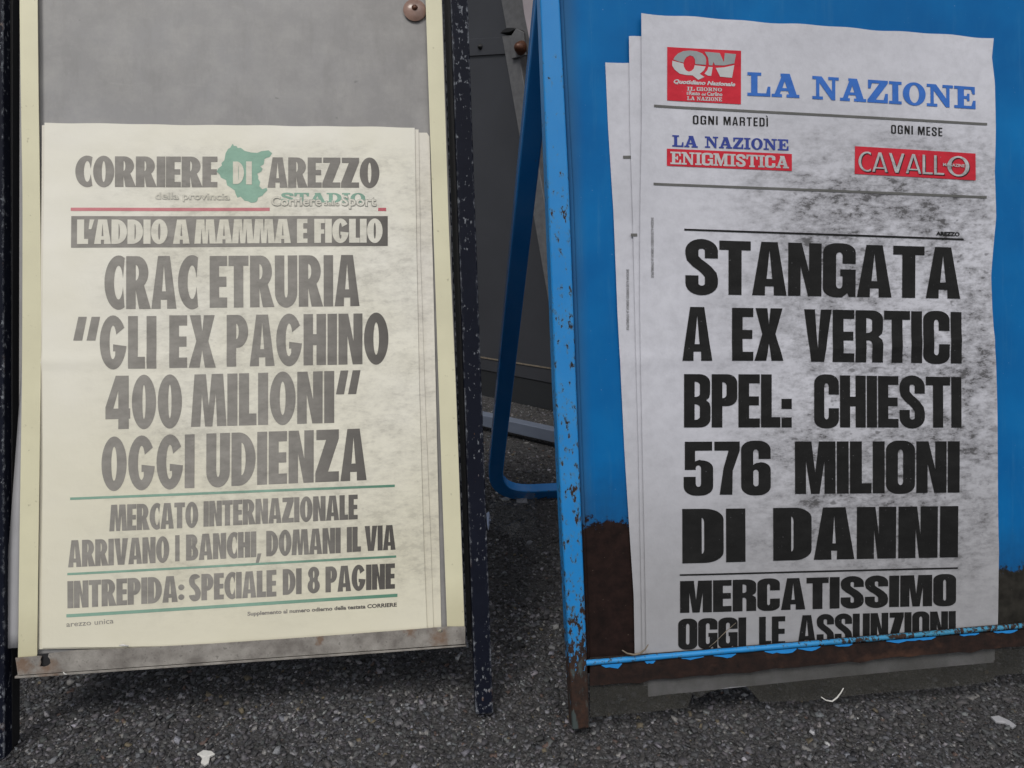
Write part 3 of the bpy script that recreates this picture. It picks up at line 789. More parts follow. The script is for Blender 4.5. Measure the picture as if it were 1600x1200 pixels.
# rear frame: a U of the same tube, hinged at the top
topz = pr[1]
def sweep(name, path, w, d, side, mat, parent, bevel=.002):
    """Rectangular tube along a world-space path; `side` is the constant thickness direction (normal of the bend plane)."""
    V, F = [], []
    n = len(path); side = side.normalized()
    for i, p in enumerate(path):
        t = (path[min(i + 1, n - 1)] - path[max(i - 1, 0)]).normalized()
        a = t.cross(side).normalized()
        # mitre
        k = 1.0
        if 0 < i < n - 1:
            t0 = (path[i] - path[i - 1]).normalized(); t1 = (path[i + 1] - path[i]).normalized()
            k = 1 / max(.4, math.sqrt((1 + t0.dot(t1)) / 2))
        for sa, sb in ((-1, -1), (1, -1), (1, 1), (-1, 1)): V.append(p + a * (sa * w / 2 * k) + side * (sb * d / 2))
    for i in range(n - 1):
        for q in range(4): F.append([i * 4 + q, i * 4 + (q + 1) % 4, (i + 1) * 4 + (q + 1) % 4, (i + 1) * 4 + q])
    F.append([3, 2, 1, 0]); F.append([(n - 1) * 4 + q for q in range(4)])
    Mi = parent.matrix_world.inverted() if parent else Matrix()
    return mesh_obj(name, [Mi @ v for v in V], F, mat, parent, bevel=bevel, seg=3)
bpy.context.view_layer.update()
def u_path(A, B_, C_, D_, r, n=8):
    out = [A]
    for P, Q, S in ((A, B_, C_), (B_, C_, D_)):
        d0 = (P - Q).normalized(); d1 = (S - Q).normalized()
        p0, p1 = Q + d0 * r, Q + d1 * r
        for i in range(n + 1):
            t = i / n
            out.append(p0 * (1 - t) ** 2 + Q * 2 * t * (1 - t) + p1 * t * t)
    out.append(D_)
    return out
LW = LB.M
uLl, uLr = LB.uv(20, 900)[0], LB.uv(740, 900)[0]
A = LW @ Vector((uLl + .03, topz - .02, -.03)); D_ = LW @ Vector((uLr - .03, topz - .02, -.03))
bk = Vector((-math.sin(R(7)), math.cos(R(7)), 0))
gA = LW @ Vector((uLl + .05, 0, 0)); gD = LW @ Vector((uLr - .05, 0, 0))
B1 = Vector((gA.x, gA.y, .013)) + bk * .92; C1 = Vector((gD.x, gD.y, .013)) + bk * .92
nrm = (B1 - A).cross(C1 - B1)
sweep('rear_frame', u_path(A, B1, C1, D_, .06), .024, .024, nrm, M['navy'], st)

# inner black angle iron either side of the panel, seen as the dark gap with a chipped lip
for pts in ([(692, 0), (705, 0), (737, 1000), (727, 1000)], [(6, 0), (31, 0), (30, 1030), (16, 1030)]):
    tube_px('side_channel', LB, [up(pts[0], pts[3], k), up(pts[1], pts[2], k), pts[2], pts[3]], -.022, .006, M['black'], st, .0008)
for pts in ([(690, 0), (693.5, 0), (730, 1000), (727, 1000)], [(17, 300), (18.5, 300), (17.5, 1060), (15.5, 1060)]):
    tube_px('channel_lip', LB, pts, -.004, .014, M['navy'], st, .0004)
# panel
P4 = px_poly(LB, [up((31, 0), (29, 1030), k), up((691, 0), (727, 995), k), (727, 995), (29, 1036)], 0)
prism('panel', [P4[3], P4[2], P4[1], P4[0]], -.006, 0, M['panelL'], st)
# cream strips, thin bent plastic
def strip(name, left, right, z, mat, parent, thick=.0012, n=40, bow=0.0):
    v = []
    for i in range(n + 1):
        t = i / n
        def at(poly):
            y = poly[0][1] + (poly[-1][1] - poly[0][1]) * t
            for (a, b_), (c, d) in zip(poly, poly[1:]):
                if y <= d: break
            return (a + (c - a) * (y - b_) / (d - b_), y)
        l, r = LB.uv(*at(left), z), LB.uv(*at(right), z)
        zz = z + .0008 * math.sin(t * 9) + bow * t
        v += [(l[0], l[1], zz), (r[0], r[1], zz)]
    f = [[2 * i, 2 * i + 2, 2 * i + 3, 2 * i + 1] for i in range(n)]
    o = mesh_obj(name, v, f, mat, parent, smooth=True)
    m = o.modifiers.new('thickness', 'SOLIDIFY'); m.thickness = thick; m.offset = -1
    es = o.modifiers.new('crisp', 'EDGE_SPLIT'); es.split_angle = R(35)
    return o
strip('edge_strip', [(32, -160), (31, 0), (33, 160), (35, 300), (34, 600), (29, 1000), (28, 1034)], [(58, -160), (59, 0), (62, 300), (64, 520), (61, 800), (58, 1030)], .0065, M['cream'], st)
strip('edge_strip', [(659, -160), (665, 0), (672, 210), (681, 470), (692, 800), (699, 990)], [(683, -160), (690, 0), (701, 350), (712, 600), (721, 850), (726, 990)], .0065, M['cream'], st)
# bottom rail with two ragged screw holes
def holed_plate(name, poly, holes, z0, z1, mat, parent):
    v2 = [p for c in [poly] + holes for p in c]
    loops = [[Vector((*p, 0)) for p in c] for c in [poly] + holes]
    T = tessellate_polygon(loops)
    n = len(v2)
    v = [(x, y, z1) for x, y in v2] + [(x, y, z0) for x, y in v2]
    f = [list(t) for t in T] + [[i + n for i in reversed(t)] for t in T]
    s = 0
    for c in [poly] + holes:
        m = len(c); f += [[s + i, s + (i + 1) % m, s + (i + 1) % m + n, s + i + n] for i in range(m)]; s += m
    return mesh_obj(name, v, f, mat, parent)
zr = .011
top = [(24, 1028), (60, 1025), (65, 1025.5), (63, 1031), (64, 1036), (62, 1041), (68, 1042), (75, 1040), (79, 1036), (78, 1030), (75, 1026), (76, 1021.5), (120, 1016), (200, 1013), (330, 1006), (480, 996), (640, 984), (700, 979), (727, 979)]
bot = [(727, 1006), (560, 1018), (330, 1034), (160, 1046), (28, 1055)]
hole1 = [(64, 1027), (70, 1026), (69, 1022), (75, 1021.5), (74, 1026), (78, 1030), (79, 1036), (75, 1040), (68, 1042), (62, 1041), (64, 1036), (63, 1031)]
hole2 = [(684, 985), (688, 983), (691, 983), (692, 987), (688, 989), (685, 988)]
holed_plate('bottom_rail', px_poly(LB, top + bot, zr), [px_poly(LB, hole2, zr)], zr - .0015, zr, M['galv'], st)
prism('rail_lip', px_poly(LB, [(22, 1057), (727, 1008), (730, 1010.5), (560, 1023.5), (22, 1061)], zr), zr - .02, zr - .001, M['galv'], st, bevel=.0006)
prism('rail_hole_shade', px_poly(LB, [(58, 1046), (84, 1044), (84, 1020), (58, 1022)], .0072), .0068, .0074, M['black'], st)  # black plate standing in for the shade inside the rail hole
prism('rail_back', px_poly(LB, [(30, 1022), (726, 985), (726, 1006), (30, 1052)], -.008), -.012, -.0075, M['black'], st)
# rust-stained round cap of the fixing screw, upper right corner
def dome(name, c, r, h, mat, parent, z=0.0, n=24, rings=5, flatc=.35):
    v = [(c[0], c[1], z + h)]; f = []
    for k_ in range(1, rings + 1):
        q = k_ / rings
        for i in range(n):
            a = 2 * math.pi * i / n
            v.append((c[0] + r * q * math.cos(a), c[1] + r * q * math.sin(a), z + h * (1 - q ** 2.4)))
    for i in range(n): f.append([0, 1 + i, 1 + (i + 1) % n])
    for k_ in range(rings - 1):
        for i in range(n):
            a, b_ = 1 + k_ * n + i, 1 + k_ * n + (i + 1) % n
            f.append([a, a + n, b_ + n, b_])
    return mesh_obj(name, v, f, mat, parent, smooth=True)
cu_ = LB.uv(648, 16, .003); rr_ = (LB.uv(666, 16, .003)[0] - LB.uv(630, 16, .003)[0]) / 2
cap = dome('screw_cap', cu_, rr_, .005, M['disc'], st, .0035)
dome('screw', LB.uv(648, 12, .008), .0045, .003, M['bolt'], cap, .0085, n=12, rings=3)

# backing sheet that bows out between the leg and the strip
bs = []
for i in range(21):
    t = i / 20; y = 540 + (1012 - 540) * t
    xl = 35 - 31 * t ** 1.1; xr = 38 if t < .1 else 34
    l = LB.uv(xl, y, .001); r = LB.uv(xr, y, .0045)
    bs += [(l[0], l[1], .000 + .006 * t), (r[0], r[1], .0045)]
ob = mesh_obj('backing_sheet', bs, [[2 * i, 2 * i + 2, 2 * i + 3, 2 * i + 1] for i in range(20)], M['backing'], st, smooth=True)
mm = ob.modifiers.new('thickness', 'SOLIDIFY'); mm.thickness = .001

# ---- posters on the left stand
def waveL(u, v): return .0009 * math.sin(u * 13 + v * 5) + .0007 * math.sin(v * 17 - u * 6 + 1) + .0010 * math.exp(-((v - uL(300, 560)[1]) / .009) ** 2) + .0006 * math.sin((u + .2 * v) * 52) * math.exp(-((u - uL(90, 600)[0]) / .04) ** 2) + .0012
def posterL(label, left, right, z, mat, jag=0):
    p = thing('newspaper_poster', label, 'poster', LB.M, 'newspaper posters on the black stand')
    s = Sheet(LB, z, waveL)
    s.paper('sheet', left, right, mat, p, jag=jag)
    return p, s
posterL('older blank-edged newsprint sheet peeping out furthest at the right of the pale poster', [(120, 204), (100, 1012)], [(667, 208), (671, 208.5), (676, 400), (683, 700), (690, 1000)], .0005, M['paperL2'])
posterL('second newsprint sheet whose edge shows just beside the pale front poster', [(66, 196), (64, 600), (61, 1014)], [(654, 203), (657, 400), (664, 620), (673, 850), (678, 1005)], .0020, M['paperL2'])
pL, S = posterL('pale cream newsprint poster headed CORRIERE DI AREZZO on the black stand', [(70, 192), (68, 600), (66, 1012)], [(648, 200), (651, 400), (655, 600), (662, 850), (668, 1003)], .0038, M['paperL'], jag=.0006)
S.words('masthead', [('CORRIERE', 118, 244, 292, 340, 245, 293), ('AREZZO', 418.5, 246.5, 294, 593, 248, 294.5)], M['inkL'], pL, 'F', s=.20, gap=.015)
mp = [(735, 150), (742, 135), (760, 120), (758, 108), (772, 95), (778, 60), (790, 40), (800, 35), (812, 15), (818, 26), (830, 26), (836, 36), (850, 35), (870, 50), (900, 58), (930, 60), (950, 52), (985, 48), (1002, 62), (990, 80), (975, 84), (965, 90), (962, 115), (945, 125), (956, 136), (950, 150), (930, 160), (936, 172), (935, 185), (945, 200), (940, 220), (955, 235), (975, 228), (980, 240), (965, 254), (955, 266), (935, 275), (930, 292), (920, 298), (900, 300), (885, 292), (870, 290), (850, 270), (835, 275), (826, 255), (822, 240), (800, 225), (785, 215), (780, 190), (755, 178), (750, 164)]
S.lay('map_emblem', [[[(100 + x / 3.077, 220 + y / 3.077) for x, y in mp]]], M['mapL'], pL)
S.words('emblem_word', [('DI', 364.5, 253, 288, 394, 253, 289)], M['whiteL'], pL, 'F', s=.24, b=.17, gap=.09, lift=.0010)
S.small('subtitle', [('della provincia', 242.5, 311.5, 360, 313, 11)], M['ghostL'], pL, .030, lift=.0008)
S.small('subtitle_highlight', [('della provincia', 243, 311, 359.5, 312.5, 11)], M['whiteL'], pL, .002, lift=.0010)
S.words('supplement_word', [('STADIO', 440, 302, 316.5, 571, 303, 318)], M['mapL'], pL, 'S', gap=.03)
for nm, mt, of, lf, ls in (('supplement_name', 'ghostL', .045, .0010, 0), ('supplement_highlight', 'whiteL', .012, .0014, .4)):
    S.small(nm, [('Corriere', 424 + ls, 322, 503, 322.5, 14.5), ('dello', 506, 322, 531, 322.5, 8), ('Sport', 534, 322, 588.5 - ls, 323, 15.5)], M[mt], pL, of, lift=lf)
for q in (bar(111, 327.3, 422, 327.8, 5), bar(591, 328.2, 603.5, 328.2, 5)): S.lay('red_rule', [q], M['redL'], pL)
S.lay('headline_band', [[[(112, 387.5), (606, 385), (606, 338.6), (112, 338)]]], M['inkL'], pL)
S.words('band_headline', [("L'ADDIO", 121.5, 343.5, 382, 262.5, 343.5, 381.5), ('A', 271, 343.5, 381.5, 297, 343.5, 381.3), ('MAMMA', 305, 343.5, 381.3, 455, 343, 380.5), ('E', 464.6, 343, 380.5, 481, 343, 380.3), ('FIGLIO', 491.6, 343, 380.3, 598, 343, 380)], M['whiteL'], pL, 'F', s=.21, b=.18, gap=.012, lift=.0010)
F_ = dict(style='F', s=.19, b=.195, gap=.03)
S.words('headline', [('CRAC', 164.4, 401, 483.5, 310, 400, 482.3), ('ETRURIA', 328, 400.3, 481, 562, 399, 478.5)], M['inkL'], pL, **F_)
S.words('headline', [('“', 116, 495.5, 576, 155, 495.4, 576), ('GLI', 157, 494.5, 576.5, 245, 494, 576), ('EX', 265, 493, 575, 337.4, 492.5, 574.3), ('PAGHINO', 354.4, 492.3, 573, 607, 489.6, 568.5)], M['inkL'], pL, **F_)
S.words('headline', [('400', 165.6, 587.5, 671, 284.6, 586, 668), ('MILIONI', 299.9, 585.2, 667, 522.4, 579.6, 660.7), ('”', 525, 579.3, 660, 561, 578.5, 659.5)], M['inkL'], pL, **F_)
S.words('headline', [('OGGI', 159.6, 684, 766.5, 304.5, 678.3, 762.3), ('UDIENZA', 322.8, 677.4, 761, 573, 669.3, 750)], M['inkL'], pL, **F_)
S.lay('green_rule', [bar(111, 779, 617, 758.8, 3.8)], M['greenL'], pL)
F2 = dict(style='F', s=.20, b=.18, gap=.018)
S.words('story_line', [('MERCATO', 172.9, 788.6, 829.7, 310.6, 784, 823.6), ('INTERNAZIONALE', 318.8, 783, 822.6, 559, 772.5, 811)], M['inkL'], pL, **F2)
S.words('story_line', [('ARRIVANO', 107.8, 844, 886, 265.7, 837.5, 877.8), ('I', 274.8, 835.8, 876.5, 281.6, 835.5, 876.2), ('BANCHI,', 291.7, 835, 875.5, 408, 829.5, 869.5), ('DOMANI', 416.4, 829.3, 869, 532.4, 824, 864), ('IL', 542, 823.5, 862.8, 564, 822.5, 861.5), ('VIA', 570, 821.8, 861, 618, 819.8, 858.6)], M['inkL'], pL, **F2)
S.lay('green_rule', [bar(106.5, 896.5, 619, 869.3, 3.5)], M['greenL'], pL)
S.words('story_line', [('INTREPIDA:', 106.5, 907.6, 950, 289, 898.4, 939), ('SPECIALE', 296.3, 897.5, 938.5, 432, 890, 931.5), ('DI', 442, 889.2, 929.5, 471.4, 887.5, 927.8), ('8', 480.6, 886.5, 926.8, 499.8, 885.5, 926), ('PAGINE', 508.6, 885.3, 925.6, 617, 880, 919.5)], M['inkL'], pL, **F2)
S.lay('green_rule', [bar(104.7, 961.7, 621, 930, 5)], M['greenL'], pL)
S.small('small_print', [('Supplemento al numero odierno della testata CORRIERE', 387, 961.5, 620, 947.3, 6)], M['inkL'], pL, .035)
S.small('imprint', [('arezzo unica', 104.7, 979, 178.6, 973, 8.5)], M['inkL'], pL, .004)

# ------------------------------------------------------------------ right stand
bs_ = thing('poster_stand', 'blue steel A-board flaking to rust, holding the grimy white LA NAZIONE poster', 'sign stand', RB.M)
L0, L1, L2, L3, L4 = (844, 0), (856, 300), (867.5, 600), (880, 860), (895, 1142)
q0, q1, q2, q3, q4 = (875, 0), (890, 300), (901, 600), (911, 860), (922, 1138)
zf = .016
lp = [up(L0, L1, .5), L0, L1, L2, L3, L4]; rp = [up(q0, q1, .5), q0, q1, q2, q3, q4]
# slightly bowed leg as one prism
poly = [RB.uv(x, y, zf) for x, y in lp[::-1]][:0]
poly = [RB.uv(x, y, zf) for x, y in lp] + [RB.uv(x, y, zf) for x, y in rp[::-1]]
prism('leg', poly[::-1], zf - .028, zf, M['blueleg'], bs_, bevel=.003, seg=3)
uRleft = RB.uv(886, 600)[0]
WR = .78                                                     # the right leg stands outside the picture
uL0 = RB.uv(*L4, zf)[0]
topR = RB.uv(*lp[0], zf)[1]
pr_ = [(u + WR + (-.035 if i < 3 else -.0) * 0, v) for i, (u, v) in enumerate(poly)]
prism('leg', pr_[::-1], zf - .028, zf, M['blueleg'], bs_, bevel=.003, seg=3)
a_, b_ = RB.uv(*lp[0], zf), RB.uv(*rp[0], zf)
prism('top_bar', [(a_[0], topR), (b_[0] + WR, topR), (b_[0] + WR, topR + .028), (a_[0], topR + .028)], zf - .028, zf, M['blueleg'], bs_, bevel=.003)
# sheet panel with a raised fold along the leg
pq = [RB.uv(x, y, 0) for x, y in [up(q0, q1, .5), q0, q1, q2, q3, (917, 1052)]]
ppoly = pq[::-1]
xr_ = b_[0] + WR - .03
ppoly = [(pq[-1][0], pq[-1][1]), (xr_, RB.uv(1600, 985)[1] - .006)] + [(xr_, topR)] + [p for p in pq[:1]] + pq[1:-1]
prism('panel', ppoly, -.005, 0, M['panelR'], bs_)
fl = [up(q0, q1, .5), q0, q1, q2, q3, (918, 1040)]
wid_ = [5, 5, 6, 5, 5, 4]
fp = [RB.uv(x - 1, y, .004) for x, y in fl] + [RB.uv(x + w, y, .004) for (x, y), w in list(zip(fl, wid_))[::-1]]
prism('panel_fold', fp[::-1], 0.0002, .0045, M['panelR'], bs_, bevel=.0015)
# rear U frame
H = RB.M @ Vector((*RB.uv(862, -60, 0), -.02))
bm_y = 1.05
B0 = on_ground(770, 772, .016)
hz = H
exR = RB.ex
Cc = B0 + exR * .66
Dd = H + exR * .72
r_ = sweep('rear_frame', u_path(H, B0, Cc, Dd, .095, 10), .032, .024, (B0 - H).cross(Cc - B0), M['bluerear'], bs_, bevel=.003)
# bottom rail: rolled rod over a rusted flat
zt = .0165
def line_y(x, y0, y1): return y0 + (y1 - y0) * (x - 918) / (1600 - 918)
rod = []
Nr = 60
v, f = [], []
for i in range(Nr + 1):
    x = 916 + (1700 - 916) * i / Nr
    y = line_y(x, 1036.5, 978.5)
    c = RB.uv(x, y, zt)
    rd = .0038 * (1 + .05 * math.sin(i * 1.7))
    for k_ in range(10):
        a = 2 * math.pi * k_ / 10
        v.append((c[0], c[1] + rd * math.cos(a), zt - .002 + rd * math.sin(a)))
f = [[i * 10 + k_, i * 10 + (k_ + 1) % 10, (i + 1) * 10 + (k_ + 1) % 10, (i + 1) * 10 + k_] for i in range(Nr) for k_ in range(10)]
mesh_obj('rail_rod', v, f, M['bluerod'], bs_, smooth=True)
edge = []
rng = random.Random(3)
for i in range(41):
    x = 922 + (1690 - 922) * i / 40
    edge.append((x, line_y(x, 1073, 1009) + rng.uniform(-1.3, 1.3) + (2.5 if i % 9 == 4 else 0)))
upx = [(1690, line_y(1690, 1040, 983)), (922, 1040)]
prism('bottom_rail', px_poly(RB, edge + upx, .0145), .0102, .0145, M['rust'], bs_, bevel=.0006)
prism('rail_edge', px_poly(RB, [(918, 1037), (1700, 970.5), (1700, 965), (1245, 1003), (918, 1030.5)], .0125), .010, .0128, M['rust'], bs_, bevel=.0005)
# flakes of blue paint lifting under the rod
flk = [(940, 972, 10), (1008, 1024, 4), (1065, 1100, 3), (1115, 1150, 6), (1195, 1245, 7), (1247, 1282, 7), (1305, 1332, 4), (1385, 1462, 6), (1500, 1530, 3), (1553, 1590, 4)]
for x0, x1, d in flk:
    rg = random.Random(x0)
    n = max(5, int((x1 - x0) / 6)); top_, low_ = [], []
    for i in range(n + 1):
        x = x0 + (x1 - x0) * i / n; y = line_y(x, 1041, 983)
        top_.append((x, y)); low_.append((x, y + 1 + d * (math.sin(math.pi * i / n) ** .5 if 0 < i < n else 0) * rg.uniform(.25, 1.15)))
    prism('paint_flake', px_poly(RB, low_ + top_[::-1], .0158), .0149, .0158, M['flake'], bs_)
# clear sheet hanging out below the rail, with a torn notch
cs = [(922, 1060), (922, 1121), (1000, 1114), (1074, 1106), (1079, 1093), (1083, 1082), (1088, 1089), (1093, 1090), (1104, 1083), (1120, 1078), (1140, 1074), (1165, 1072), (1174, 1080), (1188, 1097), (1260, 1095), (1360, 1084), (1480, 1074), (1545, 1066), (1558, 1055), (1600, 1052), (1690, 1046), (1690, 992), (1690, 970)]
prism('clear_sheet', px_poly(RB, cs + [(922, 1028)], .0098), .0086, .0098, M['plexi'], bs_)

# ---- posters on the right stand
def waveR(u, v):
    e0 = uR(1550, 500)[0]
    return .0011 * math.sin(u * 11 + v * 4) + .0008 * math.sin(v * 15 - u * 7) + .0013 * math.exp(-((v - uR(1100, 553)[1] - .03 * (u - .3)) / .009) ** 2) + .0010 * math.sin((u - .25 * v) * 46) * math.exp(-((u - uR(1015, 600)[0]) / .05) ** 2) + .0030 * math.exp(-((u - uR(1553, 400)[0]) / .014) ** 2) * (.5 + .5 * math.sin(v * 19)) + .0028 * math.exp(-((u - uR(1001, 400)[0]) / .012) ** 2) * (.5 + .5 * math.sin(v * 13 + 2)) + .0022
def posterR(label, left, right, z, mat, jag=0):
    p = thing('newspaper_poster', label, 'poster', RB.M, 'newspaper posters on the blue stand')
    s = Sheet(RB, z, lambda u, v: waveR(u, v) * .8)
    s.paper('sheet', left, right, mat, p, jag=jag)
    return p, s
p3, S3 = posterR('lowest white paper sheet, its left edge standing out furthest over the blue panel', [(945.5, 98), (950, 200), (958, 330), (964, 490), (970, 600), (975, 700), (984, 850), (989, 930), (991, 1044), (992, 1058)], [(1500, 118), (1500, 500), (1548, 1030)], .0004, M['paperR2'])
S3.lay('print_mark', [bar(973, 246, 988, 246, 4.5), ], M['greyR'], p3)
S3.small('side_print', [('SUPPLEMENTO AL NUMERO ODIERNO DE LA NAZIONE', 978, 516, 974, 421, 4)], M['tinyR'], p3, .03, vert=True)
p2, S2 = posterR('middle white paper sheet, its narrow left edge between two others on the blue stand', [(982, 57.5), (984, 200), (988, 330), (993, 560), (997, 700), (1003, 1044), (1005, 1070)], [(1500, 80), (1500, 500), (1552, 1030)], .0024, M['paperR2'])
S2.lay('print_mark', [bar(985, 367.5, 995, 367.5, 4.5)], M['greyR'], p2)
pR, S = posterR('grimy white front poster headed LA NAZIONE with bold black STANGATA headline', [(1001, 22), (1002, 200), (1000, 330), (999, 470), (1000, 560), (1003, 700), (1006, 850), (1009, 1044), (1012, 1087)], [(1552, 60), (1549, 90), (1553, 130), (1553, 200), (1551, 270), (1554, 340), (1547.5, 430), (1549, 480), (1553, 560), (1555, 700), (1559, 860), (1556, 980), (1550, 1034)], .0046, M['paperR'], jag=.0012)
for q in ([[[(1042, 157.2), (1157, 163.5), (1157, 80.2), (1041.8, 74.2)]]], [[[(1333, 272.8), (1522.4, 282.7), (1522, 240.8), (1333.7, 229.5)]]], [[[(1041.8, 259.2), (1235.9, 268), (1235.9, 241.4), (1041.8, 232.3)]]]): S.lay('logo_box', q, M['redR'], pR)
def qn(p): return [(1030 + x / 11.43, 65 + y / 11.43) for x, y in p]
S.lay('logo_letters', [[qn([(245, 330), (270, 280), (330, 220), (420, 180), (540, 168), (660, 182), (760, 220), (815, 280), (832, 350), (825, 425), (635, 410), (630, 330), (600, 275), (540, 255), (480, 285), (440, 340), (430, 385), (340, 365)])],
     [qn([(800, 190), (1070, 215), (1145, 380), (1160, 215), (1360, 235), (1330, 400), (1150, 435), (985, 430), (960, 370), (940, 435), (880, 430), (865, 300)])]], M['silverR'], pR, lift=.0010)
S.lay('logo_letters', [[qn([(225, 350), (425, 400), (435, 460), (470, 520), (520, 545), (570, 530), (610, 490), (625, 430), (820, 455), (790, 520), (715, 585), (800, 640), (690, 690), (590, 610), (480, 605), (360, 580), (270, 510), (225, 440)])],
     [qn([(870, 460), (945, 465), (920, 620), (860, 615), (800, 580), (850, 520)])], [qn([(1000, 480), (1150, 470), (1330, 430), (1290, 655), (1080, 635)])]], M['whiteR'], pR, lift=.0010)
S.small('logo_caption', [('Quotidiano Nazionale', 1052, 130.5, 1148, 135.5, 6.2)], M['whiteR'], pR, .045, shear=.25, lift=.0010)
S.words('logo_caption', [('IL', 1073, 136, 142, 1085, 136.5, 142.4), ('GIORNO', 1088, 136.6, 142.5, 1127.3, 138.3, 143.6), ('LA', 1073, 151, 156.8, 1085, 151.4, 157.2), ('NAZIONE', 1088, 151.6, 157.4, 1127.3, 153, 159)], M['whiteR'], pR, 'S', gap=.05, lift=.0010)
S.small('logo_caption', [('il', 1072.5, 148.5, 1075, 148.6, 5), ('Resto', 1076.5, 148.8, 1093, 149.4, 6), ('del', 1095.5, 149.6, 1102, 149.8, 4), ('Carlino', 1104, 149.9, 1128, 150.8, 6)], M['whiteR'], pR, .03, lift=.0010)
S.words('masthead', [('LA', 1167, 113.3, 150, 1247.8, 117, 154), ('NAZIONE', 1267.9, 119.5, 155.5, 1522.4, 137, 171.5)], M['blueR'], pR, 'S', gap=.05)
S.lay('grey_rule', [bar(1021.4, 165.8, 1540, 195, 3.8)], M['greyR'], pR)
S.lay('grey_rule', [bar(1020.8, 287.5, 1539.4, 309, 3.8)], M['greyR'], pR)
G_ = dict(style='I', s=.15, b=.13, gap=.17)
S.words('small_heading', [('OGNI', 1082.3, 180.5, 194, 1121, 182, 195.3), ('MARTEDÌ', 1130, 182.5, 195.5, 1199, 184.8, 198.3), ('OGNI', 1390, 196.3, 209.6, 1424, 197.8, 211), ('MESE', 1432, 198.5, 211.7, 1470, 200.6, 214)], M['inkR'], pR, **G_)
S.words('supplement_name', [('LA', 1050.3, 211, 229, 1090, 213, 231), ('NAZIONE', 1101, 213.3, 231, 1230.8, 218.7, 236)], M['navyR'], pR, 'S', gap=.06)
S.words('supplement_name', [('ENIGMISTICA', 1047, 237, 256.6, 1231, 245, 264)], M['whiteR'], pR, 'S', gap=.04, lift=.0010)
cav = [('CAVALL', 1338.5, 238, 268.5, 1472, 244.5, 274.5), ('O', 1477, 245, 275.5, 1511.6, 246, 277)]
S.words('magazine_name_shadow', [(t, x0 + 1.6, a + 1.2, b + 1.2, x1 + 1.6, c + 1.2, d + 1.2) for t, x0, a, b, x1, c, d in cav], M['inkR'], pR, 'F', s=.085, b=.085, gap=.045, lift=.0010)
S.words('magazine_name', cav, M['whiteR'], pR, 'F', s=.085, b=.085, gap=.045, lift=.0014)
S.small('magazine_word', [('MAGAZINE', 1470, 260.5, 1504, 262.5, 4.6)], M['whiteR'], pR, .03, lift=.0018)
S.lay('black_rule', [bar(1068.5, 359, 1503.8, 374.6, 3)], M['inkR'], pR)
S.small('edition_name', [('AREZZO', 1460.4, 368, 1497.4, 369.5, 6)], M['inkR'], pR, .045)
I_ = dict(style='I', s=.205, b=.17, gap=.022)
S.words('headline', [('STANGATA', 1070, 374.5, 459.5, 1498.5, 387.5, 467)], M['inkR'], pR, **I_)
S.words('headline', [('A', 1065, 479.6, 563.7, 1112, 480, 563.7), ('EX', 1143, 481, 563.7, 1223.4, 482, 563.7), ('VERTICI', 1255.5, 483.2, 565, 1500.3, 487.8, 568)], M['inkR'], pR, **I_)
S.words('headline', [('BPEL:', 1068, 584.4, 667.8, 1236.6, 585, 667.8), ('CHIESTI', 1271.5, 585.8, 667.8, 1499.5, 589.2, 667.8)], M['inkR'], pR, **I_)
S.words('headline', [('576', 1067.4, 690, 773, 1203.5, 689.5, 772.3), ('MILIONI', 1241.3, 689.6, 771.5, 1496.7, 689, 769)], M['inkR'], pR, **I_)
I2 = dict(style='I', s=.235, b=.17, gap=.03)
S.words('headline', [('DI', 1065, 794.7, 879.5, 1163.6, 794, 877), ('DANNI', 1207, 793.2, 875.5, 1495, 790, 870)], M['inkR'], pR, **dict(I2, s=.24))
S.lay('black_rule', [bar(1061, 897.6, 1495, 887, 2.6)], M['inkR'], pR)
S.words('story_line', [('MERCATISSIMO', 1061.4, 907, 956.5, 1492.4, 896.6, 945.5)], M['inkR'], pR, **dict(I_, s=.218, b=.18, gap=.025))
S.words('story_line', [('OGGI', 1058.5, 966.5, 1013.5, 1164.7, 963.5, 1010.5), ('LE', 1185, 963, 1010, 1226, 962, 1009), ('ASSUNZIONI', 1245.5, 961, 1008, 1492, 954, 1000)], M['inkR'], pR, **I_)
S.small('side_print', [('SUPPLEMENTO AL NUMERO ODIERNO DE LA NAZIONE', 1017, 434, 1012, 340, 4)], M['tinyR'], pR, .03, vert=True)

# ------------------------------------------------------------------ grey folding stand behind
YAW3 = R(38)
o3 = on_ground(800, 629)
GB = Board(o3, YAW3 * -1 if False else -YAW3, R(3))
gs = thing('folding_stand', 'dark grey sheet metal folding stand with bolted strap, standing behind between the two boards', 'metal stand', GB.M)
def gpoly(pts, z): return px_poly(GB, pts, z)
prism('panel', [(-.9, .09), (.95, .09), (.95, 1.9), (-.9, 1.9)], -.02, 0, M['greypanel'], gs, bevel=.002)  # widened and raised out of view to block sky light behind the gap
prism('skirt', gpoly([(640, 595), (990, 668), (990, 598), (640, 542)], -.006), -.022, -.004, M['greyskirt'], gs, bevel=.002)
prism('fold_highlight', gpoly([(640, 541.5), (990, 597.5), (990, 595.5), (640, 539.5)], .003), .0005, .003, M['twig'], gs)  # tan strip painted on as the highlight along the skirt's fold
strap = prism('strap', gpoly([(700, 89.5), (792, 84), (792, 57.5), (700, 63)], .006), 0.0005, .006, M['greypanel'], gs, bevel=.001)
dome('bolt', GB.uv(750, 73, .008), .0095, .011, M['black'], strap, .006, n=10, rings=3)
